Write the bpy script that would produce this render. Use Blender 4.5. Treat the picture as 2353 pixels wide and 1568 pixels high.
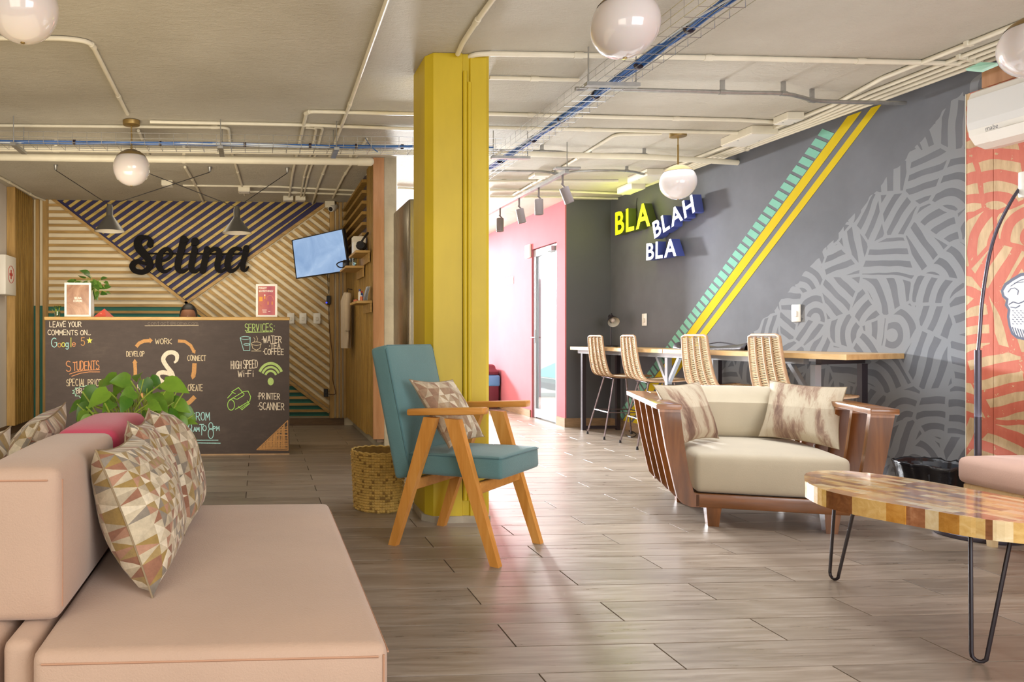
import bpy, bmesh, math, random
from mathutils import Vector, Matrix
random.seed(7)
for o in list(bpy.data.objects): bpy.data.objects.remove(o)
S = bpy.context.scene
COL = S.collection
PI = math.pi
W, H = 2353, 1568
PSI = math.radians(3.1); F = 1680.0; PPX = 595 + F*math.tan(PSI); PPY = 776.0
CEIL = 2.54
# ---------------------------------------------------------------- camera
cam = bpy.data.cameras.new('camera'); co = bpy.data.objects.new('camera', cam); COL.objects.link(co)
co.location = (0, 0, 1.0); co.rotation_euler = (PI/2, 0, -PSI)
cam.sensor_width = 36; cam.sensor_fit = 'HORIZONTAL'; cam.lens = F/W*36
cam.shift_x = (W/2-PPX)/W; cam.shift_y = (PPY-H/2)/W; cam.clip_start = .05
S.camera = co
S.view_settings.view_transform = 'Standard'; S.view_settings.look = 'None'
S.view_settings.gamma = 1; S.view_settings.use_curve_mapping = False
S.view_settings.exposure = 0.0
# ---------------------------------------------------------------- world
wd = bpy.data.worlds.new('world'); S.world = wd; wd.use_nodes = True
bg = wd.node_tree.nodes['Background']; bg.inputs[0].default_value = (.93, .96, 1, 1); bg.inputs[1].default_value = 1.15
def area(name, loc, target, sx, sy, power, col, spread=180):
    l = bpy.data.lights.new(name, 'AREA'); l.shape = 'RECTANGLE'; l.size = sx; l.size_y = sy; l.energy = power; l.color = col
    l.spread = math.radians(spread)
    o = bpy.data.objects.new(name, l); COL.objects.link(o); o.location = loc
    o.rotation_euler = (Vector(target)-Vector(loc)).to_track_quat('-Z', 'Y').to_euler()
    return o
# daylight coming in at the glazed far end of the corridor, behind the yellow column
area('daylight_corridor', (3.15, 14.5, 1.9), (1.9, 4, .0), 1.1, 1.3, 720, (.95, .97, 1), 70)
area('daylight_corridor_high', (1.08, 14, 2.42), (3.4, 5, 1.0), .55, .55, 430, (.94, .96, 1), 90)
# added cool fill, standing in for unseen windows behind the camera
area('daylight_rear_fill', (2.6, -1.3, 1.6), (2.8, 6, 1.5), 3.0, 1.8, 120, (.95, .97, 1))
# added fill lights without a visible fixture: warm on the left, cool at the bar
area('lounge_fill', (-1.2, -.7, 1.6), (-.4, 4, 1.5), 2.0, 1.4, 38, (1, .86, .68))  # unseen warm fill added behind the camera
area('reception_fill', (-.7, 7.1, 2.45), (-.7, 7.3, 0), 1.6, .4, 18, (1, .87, .66))  # added warm fill from above, no fixture modelled here
area('reception_front_fill', (-1.3, 4.1, 1.0), (-.8, 8.0, 1.5), 1.6, .8, 27, (1, .87, .66), 110)  # added fill floating before the desk, brightens the slatted wall
area('lounge_ceiling_fill', (-1.0, 3.2, 1.05), (-1.0, 3.8, 2.6), 2.4, 2.4, 20, (1, .80, .48))  # free-floating fill added to warm the left ceiling
area('bar_ceiling_fill', (2.6, 5.0, .6), (2.6, 5.0, 2.6), 2.4, 3.2, 40, (.90, .95, 1))  # free-floating fill added to lift the ceiling over the bar
area('bar_floor_fill', (2.5, 5.0, 2.3), (2.5, 5.0, 0), 1.8, 3.6, 58, (.88, .93, 1), 130)  # fill added under the ceiling to brighten the floor by the bar
sl = bpy.data.lights.new('sun', 'SUN'); sl.energy = 5; sl.angle = .01; so_ = bpy.data.objects.new('sun', sl); COL.objects.link(so_)
so_.rotation_euler = Vector((.55, .25, -.8)).to_track_quat('-Z', 'Y').to_euler()
# ---------------------------------------------------------------- pixel -> room helpers (used at build time to read real positions)
def ray(px, py):
    u = (px-PPX)/F; v = (PPY-py)/F
    return Vector((math.sin(PSI)+u*math.cos(PSI), math.cos(PSI)-u*math.sin(PSI), v))
O0 = Vector((0, 0, 1.0))
def atY(px, py, Y): r = ray(px, py); return O0+r*(Y/r.y)
def atX(px, py, X): r = ray(px, py); return O0+r*(X/r.x)
def atZ(px, py, z): r = ray(px, py); return O0+r*((z-1)/r.z)
def atD(px, py, d): return O0+ray(px, py)*d
# right wall: slightly splayed vertical plane
WA = Vector((4.08, 4.05, 0)); WB = Vector((3.93, 8.0, 0)); WD = (WA-WB).normalized()   # WD points towards camera
WN = Vector((-WD.y, WD.x, 0));
if WN.x > 0: WN = -WN          # into the room
def atW(px, py, off=0.0):
    r = ray(px, py); A = WA+WN*off; n = WN
    return O0+r*((A-O0).dot(n)/r.dot(n))
def wpt(s, z, off=0.0):      # s measured from far corner WB towards camera
    return WB+WD*s+WN*off+Vector((0, 0, z))
def wsz(px, py):
    p = atW(px, py); return ((p-WB).dot(WD), p.z)
# ---------------------------------------------------------------- object helpers
def tag(o, label=None, cat=None, group=None, kind=None):
    if label: o['label'] = label
    if cat: o['category'] = cat
    if group: o['group'] = group
    if kind: o['kind'] = kind
    return o
def thing(name, label, cat, loc=(0, 0, 0), rz=0, group=None):
    o = bpy.data.objects.new(name, None); COL.objects.link(o); o.location = loc; o.rotation_euler = (0, 0, rz)
    o.empty_display_size = .05
    return tag(o, label, cat, group)
def mat_of(p):
    m = Matrix.Identity(4)
    while p: m = p.matrix_basis @ m; p = p.parent
    return m
def copy_tree(o, parent=None):
    c = o.copy(); COL.objects.link(c); c.parent = parent
    for ch in list(o.children): copy_tree(ch, c)
    return c
class MB:
    def __init__(s): s.v = []; s.f = []; s.uv = None; s.mi = []; s.cur = 0
    def add(s, vs, fs):
        n = len(s.v); s.v += [Vector(v) for v in vs]; s.f += [tuple(i+n for i in f) for f in fs]; s.mi += [s.cur]*len(fs); return s
    def box(s, a, b):
        x0, y0, z0 = a; x1, y1, z1 = b
        if x0 > x1: x0, x1 = x1, x0
        if y0 > y1: y0, y1 = y1, y0
        if z0 > z1: z0, z1 = z1, z0
        return s.add([(x0,y0,z0),(x1,y0,z0),(x1,y1,z0),(x0,y1,z0),(x0,y0,z1),(x1,y0,z1),(x1,y1,z1),(x0,y1,z1)],
            [(0,3,2,1),(4,5,6,7),(0,1,5,4),(1,2,6,5),(2,3,7,6),(3,0,4,7)])
    def hexa(s, p):   # 8 points: bottom 4 ccw, top 4
        return s.add(p, [(0,3,2,1),(4,5,6,7),(0,1,5,4),(1,2,6,5),(2,3,7,6),(3,0,4,7)])
    def bm(s, bm):
        bm.verts.ensure_lookup_table(); bm.verts.index_update()
        return s.add([v.co.copy() for v in bm.verts], [[v.index for v in f.verts] for f in bm.faces])
    def rbox(s, a, b, r=.01, seg=2, M=None):
        bm = bmesh.new(); bmesh.ops.create_cube(bm, size=1)
        c = [(a[i]+b[i])/2 for i in range(3)]; d = [abs(b[i]-a[i]) for i in range(3)]
        for v in bm.verts: v.co = Vector((c[0]+v.co.x*d[0], c[1]+v.co.y*d[1], c[2]+v.co.z*d[2]))
        bmesh.ops.bevel(bm, geom=bm.edges[:], offset=min(r, min(d)*.49), segments=seg, affect='EDGES', profile=.5)
        if M: bmesh.ops.transform(bm, matrix=M, verts=bm.verts)
        s.bm(bm); bm.free(); return s
    def prism(s, pts, off):          # closed polygon of 3D points extruded by vector off
        off = Vector(off); n = len(pts); P = [Vector(p) for p in pts]
        return s.add(P+[p+off for p in P], [tuple(range(n))[::-1], tuple(range(n, 2*n))]+[(i, (i+1) % n, n+(i+1) % n, n+i) for i in range(n)])
    def tube(s, pts, r, n=8, cap=True, closed=False):
        P = [Vector(p) for p in pts]; m = len(P); rs = r if isinstance(r, (list, tuple)) else [r]*m
        T = []
        for i in range(m):
            a = P[i-1] if (i > 0 or closed) else P[i]; b = P[(i+1) % m] if (i < m-1 or closed) else P[i]
            t = (b-a); T.append(t.normalized() if t.length > 1e-9 else Vector((0, 0, 1)))
        up = Vector((0, 0, 1)) if abs(T[0].z) < .9 else Vector((1, 0, 0))
        x = T[0].cross(up).normalized(); vs = []
        for i in range(m):
            x = (x-T[i]*x.dot(T[i]));
            x = x.normalized() if x.length > 1e-6 else T[i].orthogonal().normalized()
            y = T[i].cross(x)
            for k in range(n):
                a = 2*PI*k/n; vs.append(P[i]+(x*math.cos(a)+y*math.sin(a))*rs[i])
        fs = []
        for i in range(m-1 if not closed else m):
            for k in range(n):
                j = (i+1) % m; fs.append((i*n+k, i*n+(k+1) % n, j*n+(k+1) % n, j*n+k))
        if cap and not closed: fs += [tuple(range(n))[::-1], tuple(range((m-1)*n, m*n))]
        return s.add(vs, fs)
    def lathe(s, prof, c=(0, 0, 0), n=24, M=None):   # prof list of (r,z)
        vs = []; fs = []; c = Vector(c); m = len(prof)
        for (r, z) in prof:
            for k in range(n):
                a = 2*PI*k/n; p = Vector((r*math.cos(a), r*math.sin(a), z)); vs.append((M @ p if M else p)+c)
        for i in range(m-1):
            for k in range(n): fs.append((i*n+k, i*n+(k+1) % n, (i+1)*n+(k+1) % n, (i+1)*n+k))
        return s.add(vs, fs)
    def sphere(s, c, r, n=20, m=12, sc=(1, 1, 1), z0=-1, z1=1):
        prof = []
        a0 = math.asin(z0); a1 = math.asin(z1)
        for i in range(m+1):
            a = a0+(a1-a0)*i/m; prof.append((max(r*math.cos(a), 1e-5), r*math.sin(a)))
        return s.lathe(prof, c, n, Matrix.Diagonal((sc[0], sc[1], sc[2], 1)))
    def build(s, name, mat, parent=None, smooth=False, world=False, angle=40):
        me = bpy.data.meshes.new(name)
        vs = s.v
        if world and parent is not None:
            Mi = mat_of(parent).inverted(); vs = [Mi @ v for v in vs]
        me.from_pydata([tuple(v) for v in vs], [], s.f)
        mats = mat if isinstance(mat, (list, tuple)) else [mat]
        for m in mats: me.materials.append(m)
        if len(mats) > 1: me.polygons.foreach_set('material_index', s.mi)
        if smooth:
            me.polygons.foreach_set('use_smooth', [True]*len(me.polygons))
            if angle: me.set_sharp_from_angle(angle=math.radians(angle))
        me.update()
        if s.uv:
            ul = me.uv_layers.new(name='UVMap')
            for p in me.polygons:
                for li in p.loop_indices: ul.data[li].uv = s.uv[me.loops[li].vertex_index]
        o = bpy.data.objects.new(name, me); COL.objects.link(o)
        if parent is not None: o.parent = parent
        return o
def struct(name, mb, mat, parent=None, **k):
    o = mb.build(name, mat, parent, **k)
    if parent is None: o['kind'] = 'structure'
    return o
def smoothline(P, k=4):
    P = [Vector(p) for p in P]; out = []
    for i in range(len(P)-1):
        a = P[max(i-1, 0)]; b = P[i]; c = P[i+1]; d = P[min(i+2, len(P)-1)]
        for j in range(k):
            t = j/k; out.append(.5*((2*b)+(c-a)*t+(2*a-5*b+4*c-d)*t*t+(3*b-a-3*c+d)*t**3))
    out.append(P[-1]); return out
# ---------------------------------------------------------------- materials
def lin(c):
    if isinstance(c, str): c = [int(c[i:i+2], 16)/255 for i in (0, 2, 4)]
    return tuple((x/12.92 if x <= .04045 else ((x+.055)/1.055)**2.4) for x in c)+(1,)
class NT:
    def __init__(s, name):
        s.m = bpy.data.materials.new(name); s.m.use_nodes = True; s.t = s.m.node_tree; s.b = s.t.nodes['Principled BSDF']
    def n(s, typ, **k):
        nd = s.t.nodes.new(typ)
        for a, b in k.items(): setattr(nd, a, b)
        return nd
    def l(s, a, b): s.t.links.new(a, b)
    def val(s, sock, v):
        if hasattr(v, 'is_output'): s.l(v, sock)
        else: sock.default_value = v
    def math(s, op, a, b=0.0, c=None):
        nd = s.n('ShaderNodeMath', operation=op); s.val(nd.inputs[0], a); s.val(nd.inputs[1], b)
        if c is not None: s.val(nd.inputs[2], c)
        return nd.outputs[0]
    def vmath(s, op, a, b=None, scale=None):
        nd = s.n('ShaderNodeVectorMath', operation=op); s.val(nd.inputs[0], a)
        if b is not None: s.val(nd.inputs[1], b)
        if scale is not None: s.val(nd.inputs['Scale'], scale)
        return nd.outputs['Value'] if op in ('LENGTH', 'DOT_PRODUCT') else nd.outputs[0]
    def mix(s, fac, a, b):
        nd = s.n('ShaderNodeMix', data_type='RGBA'); s.val(nd.inputs[0], fac); s.val(nd.inputs[6], a); s.val(nd.inputs[7], b); return nd.outputs[2]
    def coord(s, kind='Object', scale=(1, 1, 1), loc=(0, 0, 0), rot=(0, 0, 0)):
        tc = s.n('ShaderNodeTexCoord'); mp = s.n('ShaderNodeMapping'); s.l(tc.outputs[kind], mp.inputs[0])
        mp.inputs['Scale'].default_value = scale; mp.inputs['Location'].default_value = loc; mp.inputs['Rotation'].default_value = rot
        return mp.outputs[0]
    def noise(s, vec, scale=5, detail=3, rough=.5, dist=0):
        nd = s.n('ShaderNodeTexNoise'); s.l(vec, nd.inputs['Vector']); nd.inputs['Scale'].default_value = scale
        nd.inputs['Detail'].default_value = detail; nd.inputs['Roughness'].default_value = rough; nd.inputs['Distortion'].default_value = dist
        return nd.outputs[0]
    def ramp(s, fac, stops, interp='LINEAR'):
        nd = s.n('ShaderNodeValToRGB'); s.l(fac, nd.inputs[0]); cr = nd.color_ramp; cr.interpolation = interp
        while len(cr.elements) < len(stops): cr.elements.new(.5)
        for e, (p, c) in zip(cr.elements, stops): e.position = p; e.color = lin(c) if isinstance(c, str) else c
        return nd.outputs[0]
    def bump(s, h, strength=.3, dist=.01):
        nd = s.n('ShaderNodeBump'); s.l(h, nd.inputs['Height']); nd.inputs['Strength'].default_value = strength; nd.inputs['Distance'].default_value = dist
        s.l(nd.outputs[0], s.b.inputs['Normal'])
    def sep(s, v):
        nd = s.n('ShaderNodeSeparateXYZ'); s.l(v, nd.inputs[0]); return nd.outputs
    def comb(s, x, y, z=0.0):
        nd = s.n('ShaderNodeCombineXYZ'); s.val(nd.inputs[0], x); s.val(nd.inputs[1], y); s.val(nd.inputs[2], z); return nd.outputs[0]
    def base(s, c): s.val(s.b.inputs['Base Color'], lin(c) if isinstance(c, str) else c)
def mat(name, col, rough=.6, metal=0, nscale=0, namt=.12, bump=0, bscale=60, spec=None, coat=0, stretch=(1, 1, 1), em=None, ems=0, trans=0):
    t = NT(name); t.b.inputs['Roughness'].default_value = rough; t.b.inputs['Metallic'].default_value = metal
    if spec is not None: t.b.inputs['Specular IOR Level'].default_value = spec
    if coat: t.b.inputs['Coat Weight'].default_value = coat; t.b.inputs['Coat Roughness'].default_value = .1
    if trans: t.b.inputs['Transmission Weight'].default_value = trans
    c = lin(col)
    if nscale:
        v = t.coord('Object', stretch); nz = t.noise(v, nscale, 4, .6)
        lo = tuple(x*(1-namt) for x in c[:3])+(1,); hi = tuple(min(1, x*(1+namt)) for x in c[:3])+(1,)
        t.base(t.ramp(nz, [(.3, lo), (.7, hi)]))
    else: t.base(c)
    if bump: t.bump(t.noise(t.coord('Object', stretch), bscale, 3, .6), bump, .004)
    if em: t.b.inputs['Emission Color'].default_value = lin(em); t.b.inputs['Emission Strength'].default_value = ems
    return t.m
def wood(name, cols, scale=1.0, axis=0, rough=.45, coat=0, rnd=.25, bump=.05):
    t = NT(name); st = [14*scale]*3; st[axis] = 1.6*scale
    oi = t.n('ShaderNodeObjectInfo'); v = t.vmath('ADD', t.coord('Object', tuple(st)), t.vmath('SCALE', t.comb(oi.outputs['Random'], oi.outputs['Random'], oi.outputs['Random']), scale=37.0))
    nz = t.noise(v, 1.6, 5, .6, .6); c = t.ramp(nz, [(.25, cols[0]), (.5, cols[1]), (.75, cols[2])])
    hs = t.n('ShaderNodeHueSaturation'); t.l(c, hs.inputs['Color']); t.l(t.math('ADD', t.math('MULTIPLY', oi.outputs['Random'], rnd), 1-rnd/2), hs.inputs['Value'])
    t.base(hs.outputs[0]); t.b.inputs['Roughness'].default_value = rough
    if coat: t.b.inputs['Coat Weight'].default_value = coat; t.b.inputs['Coat Roughness'].default_value = .08
    if bump: t.bump(nz, bump, .003)
    return t.m
M = {}
M['white_paint'] = mat('white_paint', 'd9d2c4', .6, nscale=3, namt=.05)
M['conduit'] = mat('cream_conduit_paint', 'e2dbc6', .42, nscale=6, namt=.06)
M['grey_metal'] = mat('galvanised_steel', 'a9a9a6', .38, .75, nscale=20, namt=.15)
M['bright_metal'] = mat('bright_wire', 'd5d8dc', .25, .85)
M['black_metal'] = mat('black_metal', '2a2226', .35, .3)
M['chrome'] = mat('chrome', 'c8cacc', .15, 1)
M['brass'] = mat('aged_brass', '9c8350', .42, .75, nscale=12, namt=.1)
M['opal'] = mat('opal_glass', 'd6cdc9', .08, 0, coat=.6)
M['opal'].node_tree.nodes['Principled BSDF'].inputs['Subsurface Weight'].default_value = .15
M['plastic'] = mat('white_plastic', 'e3dfd6', .35)
M['plastic_dark'] = mat('dark_plastic', '1e1c1f', .35)
M['blue_cable'] = mat('blue_cable', '3a69ad', .4)
M['white_cable'] = mat('white_cable', 'cfd6dd', .4)
M['black_cable'] = mat('black_cable', '1c191b', .5)
M['tie'] = mat('cable_tie', '2b1c26', .5)
M['slat'] = wood('pine_slat', ['8d6f3c', 'ad8a4e', 'c29e62'], 1, 0, .55, rnd=.12)
M['slat_v'] = wood('pine_slat_vertical', ['8d6f3c', 'ab884e', 'bd9a5e'], 1, 2, .55, rnd=.12)
M['slat_y'] = wood('yellow_slat', ['99813f', 'b89d50', 'cbb063'], 1, 0, .5, rnd=.1)
M['navy'] = mat('navy_board', '251f4d', .6, nscale=8, namt=.15)
M['teal_board'] = mat('teal_board', '1f6a5e', .6, nscale=8, namt=.1)
M['cream_board'] = mat('cream_board', 'ddd0b2', .6, nscale=4, namt=.06)
M['fineslat'] = wood('side_slat', ['77591f', '997736', 'ab8a48'], 1, 2, .5, rnd=.2)
M['peach_wood'] = wood('peach_pine', ['a07048', 'b08058', 'bd8f68'], .8, 2, .5, rnd=.05)
M['concrete'] = mat('concrete', 'a9a08d', .8, nscale=5, namt=.16, bump=.3, bscale=40)
M['pink_wall'] = mat('pink_wall_paint', 'be7076', .9, spec=.05, nscale=2, namt=.04, bump=.06, bscale=90)
M['dark_wall'] = mat('dark_wall_paint', '57575a', .55, nscale=2, namt=.06, bump=.05, bscale=90)
M['letter_yellow'] = mat('lit_yellow_acrylic', 'f4f010', .4, em='f2f20a', ems=1.25)
M['letter_white'] = mat('lit_white_acrylic', 'f0f0ff', .4, em='eef0ff', ems=1.35)
M['letter_side'] = mat('letter_side_return', '4f5b9e', .4, .1)
M['letter_side_y'] = mat('letter_side_return_dark', '56612c', .4, .1)
# ================================================================= STRUCTURE
# ceiling
t = NT('stucco_ceiling'); v = t.coord('Object'); n1 = t.noise(v, 1.2, 4, .6); n2 = t.noise(v, 60, 5, .75)
t.base(t.ramp(n1, [(.3, 'b8b1a1'), (.7, 'c9c3b5')])); t.b.inputs['Roughness'].default_value = .85
t.bump(t.math('ADD', t.math('MULTIPLY', n2, .55), t.math('MULTIPLY', t.noise(t.coord('Object', (1, 2.2, 1)), 14, 4, .7), .9)), .9, .014); M['ceiling'] = t.m
XL, XR, YB, YF = -2.57, 4.3, -1.6, 12.0
struct('ceiling', MB().box((XL-.15, YB, CEIL), (XR, YF+.2, CEIL+.15)), M['ceiling'])
# floor slab + planks
M['grout'] = mat('grout', '4a3c32', .8)
fl = struct('floor', MB().box((XL-.15, YB, -.12), (XR, YF+.2, -.006)), M['grout'])
t = NT('wood_look_tile'); oi = t.n('ShaderNodeObjectInfo')
v = t.vmath('ADD', t.coord('Object', (1.5, 16, 1)), t.vmath('SCALE', t.comb(oi.outputs['Random'], oi.outputs['Random'], 0.0), scale=61.0))
nz = t.noise(v, 2.2, 6, .65, .8); nb = t.noise(v, .5, 3, .6)
c = t.ramp(t.math('ADD', t.math('MULTIPLY', nz, .6), t.math('MULTIPLY', nb, .4)), [(.28, '685a4c'), (.47, '887a6b'), (.62, '9e9183'), (.8, 'b1a699')])
hs = t.n('ShaderNodeHueSaturation'); t.l(c, hs.inputs['Color']); t.l(t.math('ADD', t.math('MULTIPLY', oi.outputs['Random'], .24), .88), hs.inputs['Value'])
t.base(hs.outputs[0]); t.l(t.ramp(nz, [(.3, (.26,)*3+(1,)), (.75, (.40,)*3+(1,))]), t.b.inputs['Roughness']); t.b.inputs['Specular IOR Level'].default_value = .65; t.bump(nz, .12, .002); M['plank'] = t.m
PW, PL = .187, .912
yref = atZ(1500, 1479, 0).y
rows = []; k0 = int((1.0-yref)/PW)-1
planks = []
for k in range(k0, int((YF-yref)/PW)+2):
    y0 = yref+k*PW; y1 = y0+PW
    if y1 > YF: y1 = YF
    if y0 >= YF-.02: continue
    jx = 1.287 if (k % 2) else .831
    n0 = math.floor((XL-jx)/PL)
    for n in range(n0, n0+10):
        x0 = jx+n*PL; x1 = x0+PL
        if x1 <= XL+.02 or x0 >= XR-.25: continue
        planks.append((max(x0, XL), min(x1, XR-.2), y0, y1))
def plank_key(p): return (p[2]-0)+abs((p[0]+p[1])/2-1.4)*.25
def inview(p):
    if p[3] < 1.9: return False
    cx = (p[0]+p[1])/2; cy = (p[2]+p[3])/2
    return (p[1]/cy > -.42) and (p[0]/cy < 1.1)
vis = sorted([p for p in planks if inview(p)], key=plank_key)
ind = vis[:298]; rest = [p for p in planks if p not in set(ind)]
g = .0022; pm = {}
for p in ind:
    w = round(p[1]-p[0], 3); d = round(p[3]-p[2], 3)
    if (w, d) not in pm:
        b = MB().rbox((-w/2+g, -d/2+g, -.012), (w/2-g, d/2-g, 0), .0007, 1)
        o = b.build('plank', M['plank'], fl); pm[(w, d)] = o.data
    else:
        o = bpy.data.objects.new('plank', pm[(w, d)]); COL.objects.link(o); o.parent = fl
    o.location = ((p[0]+p[1])/2, (p[2]+p[3])/2, 0)
b = MB()
for p in rest: b.box((p[0]+g, p[2]+g, -.012), (p[1]-g, p[3]-g, 0))
tag(b.build('plank_field', M['plank'], fl), kind='stuff')
# left wall
M['left_paint'] = mat('left_wall_paint', 'cfc9c2', .6, nscale=2, namt=.03)
struct('wall_left', MB().box((XL-.12, YB, 0), (XL, 8.3, CEIL)), M['left_paint'])
M['tile_base'] = mat('wood_tile_baseboard', '9a7c5c', .5, nscale=9, namt=.2, stretch=(1, 1, 6))
M['brown_base'] = mat('brown_baseboard', '6a5238', .5, nscale=9, namt=.2, stretch=(1, 1, 6))
struct('baseboard_left', MB().box((XL, YB, 0), (XL+.012, 8.28, .1)), M['brown_base'])
# wooden side panelling of the left wall by the reception
sp = thing('slatted_side_panel', 'narrow wooden slat panelling covering the end of the left wall beside the reception', 'wall panelling', (XL+.04, 7.9, 0))
MB().box((XL+.004, 7.62, .1), (XL+.05, 8.25, CEIL-.002)).build('panel_board', M['fineslat'], sp, world=True)
MB().box((XL+.004, 7.60, .1), (XL+.085, 7.63, CEIL-.002)).build('edge_board', M['slat_v'], sp, world=True)
for i in range(9):
    y = 7.64+i*.064; MB().box((XL+.05, y, .1), (XL+.08, y+.034, CEIL-.002)).build('slat', M['fineslat'], sp, world=True)
# reception back wall
YW = 8.3
wr = struct('wall_reception', MB().box((XL-.12, YW, 0), (1.3, YW+.12, CEIL)), M['cream_board'])
struct('baseboard_reception', MB().box((XL+.1, YW-.012, 0), (.97, YW-.002, .085)), M['brown_base'])
def q(px, py, off=0.0): return atY(px, py, YW-off)
def panel(name, pts, off, th, m):
    P = [q(x, y, off) for x, y in pts]
    P = [Vector((p.x, YW-off, p.z)) for p in P]
    return MB().prism(P, (0, -th, 0)).build(name, m, wr, world=True)
TOPY = 459.0
zt = CEIL-.003
def qq(px, py, off=0.0):
    p = atY(px, py, YW-off); return Vector((p.x, YW-off, min(p.z, zt)))
LX, RX, APX, APY = 112, 756, 428, 697
BOT = 957
def wallpoly(name, pts, off, th, m):
    return MB().prism([qq(x, y, off) for x, y in pts], (0, -th, 0)).build(name, m, wr)
# backing boards
wallpoly('navy_panel', [(120, 450), (RX, 450), (APX, APY)], .001, .004, M['navy'])
wallpoly('teal_panel', [(LX, 703), (APX+6, 703), (RX, 946), (RX, BOT), (LX, BOT)], .001, .004, M['teal_board'])
# clip helper: clip a 2D segment strip to a convex polygon (pixel space of the wall plane, converted to metres)
def m2(px, py): p = q(px, py); return (p.x, p.z)
def clip(poly, a, b, c):      # keep a*x+b*y<=c
    out = []
    for i in range(len(poly)):
        P = poly[i]; Q = poly[(i+1) % len(poly)]; dp = a*P[0]+b*P[1]-c; dq = a*Q[0]+b*Q[1]-c
        if dp <= 0: out.append(P)
        if (dp < 0 < dq) or (dq < 0 < dp):
            t_ = dp/(dp-dq); out.append((P[0]+(Q[0]-P[0])*t_, P[1]+(Q[1]-P[1])*t_))
    return out
def slats(region, ang, pitch, width, m, off, th, phase=0.0, name='slat'):
    d = (math.cos(ang), math.sin(ang)); n = (-d[1], d[0])
    ds = [x*n[0]+y*n[1] for x, y in region]; k = math.floor((min(ds)-phase)/pitch); cnt = 0
    while phase+k*pitch < max(ds):
        c0 = phase+k*pitch; p = clip(clip(region, -n[0], -n[1], -c0), n[0], n[1], c0+width)
        k += 1
        if len(p) < 3: continue
        # area filter
        A = abs(sum(p[i][0]*p[(i+1) % len(p)][1]-p[(i+1) % len(p)][0]*p[i][1] for i in range(len(p))))/2
        if A < .0008: continue
        mb = MB().prism([Vector((x, YW-off, z)) for x, z in p], (0, -th, 0)); mb.build(name, m, wr); cnt += 1
    return cnt
def cap(poly): return clip(poly, 0, 1, zt)
pit, wid = .0745, .029
A_ = [m2(LX, 452), m2(124, 452), m2(APX-2, APY+2), m2(APX+8, 957), m2(LX, 957)]
reg_left = clip(cap([m2(LX, 440), m2(118, 452), m2(APX-4, APY+4), m2(APX-4, 957), m2(LX, 957)]), 0, -1, -.085)
zs = m2(LX, 705)[1]
slats(reg_left, 0, pit, wid, M['slat'], .002, .018, phase=zs-.0)
reg_v = cap([m2(128, 450), m2(RX-8, 450), m2(APX, APY-6)])
ra = math.atan2(m2(RX, 463)[1]-m2(APX, APY)[1], m2(RX, 463)[0]-m2(APX, APY)[0])
slats(reg_v, ra, .0745, .030, M['slat_y'], .005, .018, phase=.012)
reg_r = [m2(RX, 472), m2(APX+5, APY+3), m2(RX, 943)]
la = math.atan2(m2(RX, 946)[1]-m2(APX, APY)[1], m2(RX, 946)[0]-m2(APX, APY)[0])
slats(reg_r, la, .0765, .034, M['slat'], .002, .020, phase=.02)
reg_t = [m2(APX, 703), m2(RX, 948), m2(RX, 957), m2(APX, 957)]
slats(reg_t, 0, pit, wid, M['slat'], .005, .016, phase=zs)
def strip(a, b, w, m, off, th, name='batten'):
    A = Vector(m2(*a)); B = Vector(m2(*b)); d = (B-A).normalized(); n = Vector((-d.y, d.x))*w/2
    pl = cap([tuple(A+n), tuple(B+n), tuple(B-n), tuple(A-n)])
    MB().prism([Vector((x, YW-off, z)) for x, z in pl], (0, -th, 0)).build(name, m, wr)
strip((112, 450), (APX+2, APY+1), .034, M['slat'], .002, .036)
strip((APX-2, APY+1), (RX+6, 460), .034, M['slat'], .002, .036)
strip((APX, APY), (RX, 947), .034, M['slat'], .002, .036)
# vertical battens left & right of the pattern
for (x0, x1, mm) in ((72, 78, 's'), (84, 92, 's'), (100, 112, 's')):
    p0 = m2(x0, 500)[0]; p1 = m2(x1, 500)[0]
    MB().box((p0, YW-.035, .085), (p1, YW-.002, zt)).build('batten', M['slat_v'], wr)
MB().box((m2(70, 500)[0], YW-.006, .085), (m2(101, 500)[0], YW-.001, m2(70, 703)[1])).build('teal_panel', M['teal_board'], wr)
for x0, x1 in ((757, 767), (772, 777), (781, 785), (789, 796), (800, 806)):
    MB().box((m2(x0, 500)[0], YW-.035, .085), (m2(x1, 500)[0], YW-.002, zt)).build('batten', M['slat_v'], wr)
# partition with shelves: concrete pier clad with slats on the reception side
PX0, PX1, PY0 = 1.0, 1.175, 6.2
pr = struct('wall_partition', MB().box((1.07, PY0, 0), (PX1, YW+.1, CEIL)), M['concrete'])
MB().box((.975, PY0-.003, .13), (1.068, PY0+.022, zt)).build('end_board', M['peach_wood'], pr)
t = NT('partition_backing'); t.base('8a7868'); M['pbacking'] = t.m
MB().box((1.01, PY0+.022, .1), (1.068, YW-.04, zt)).build('backing_board', M['pbacking'], pr)
for i in range(6):
    y = PY0+.03+i*.075
    MB().box((.985, y, .13), (1.01, y+.05, zt)).build('slat', M['fineslat'], pr)
for i in range(20):
    y = PY0+.03+.45+i*.08
    if y > YW-.1: break
    MB().box((.985, y, .11), (1.01, y+.058, 1.79)).build('slat', M['fineslat'], pr)
# horizontal louvre slats over the shelves
M['louvre_back'] = mat('louvre_backing', '4d4248', .7)
MB().box((1.006, PY0+.49, 1.81), (1.0095, YW-.045, zt)).build('backing_board', M['louvre_back'], pr)
z = 1.84
while z < zt-.02:
    MB().box((.945, PY0+.48, z), (1.005, YW-.05, z+.028)).build('slat', M['fineslat'], pr); z += .098
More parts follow.
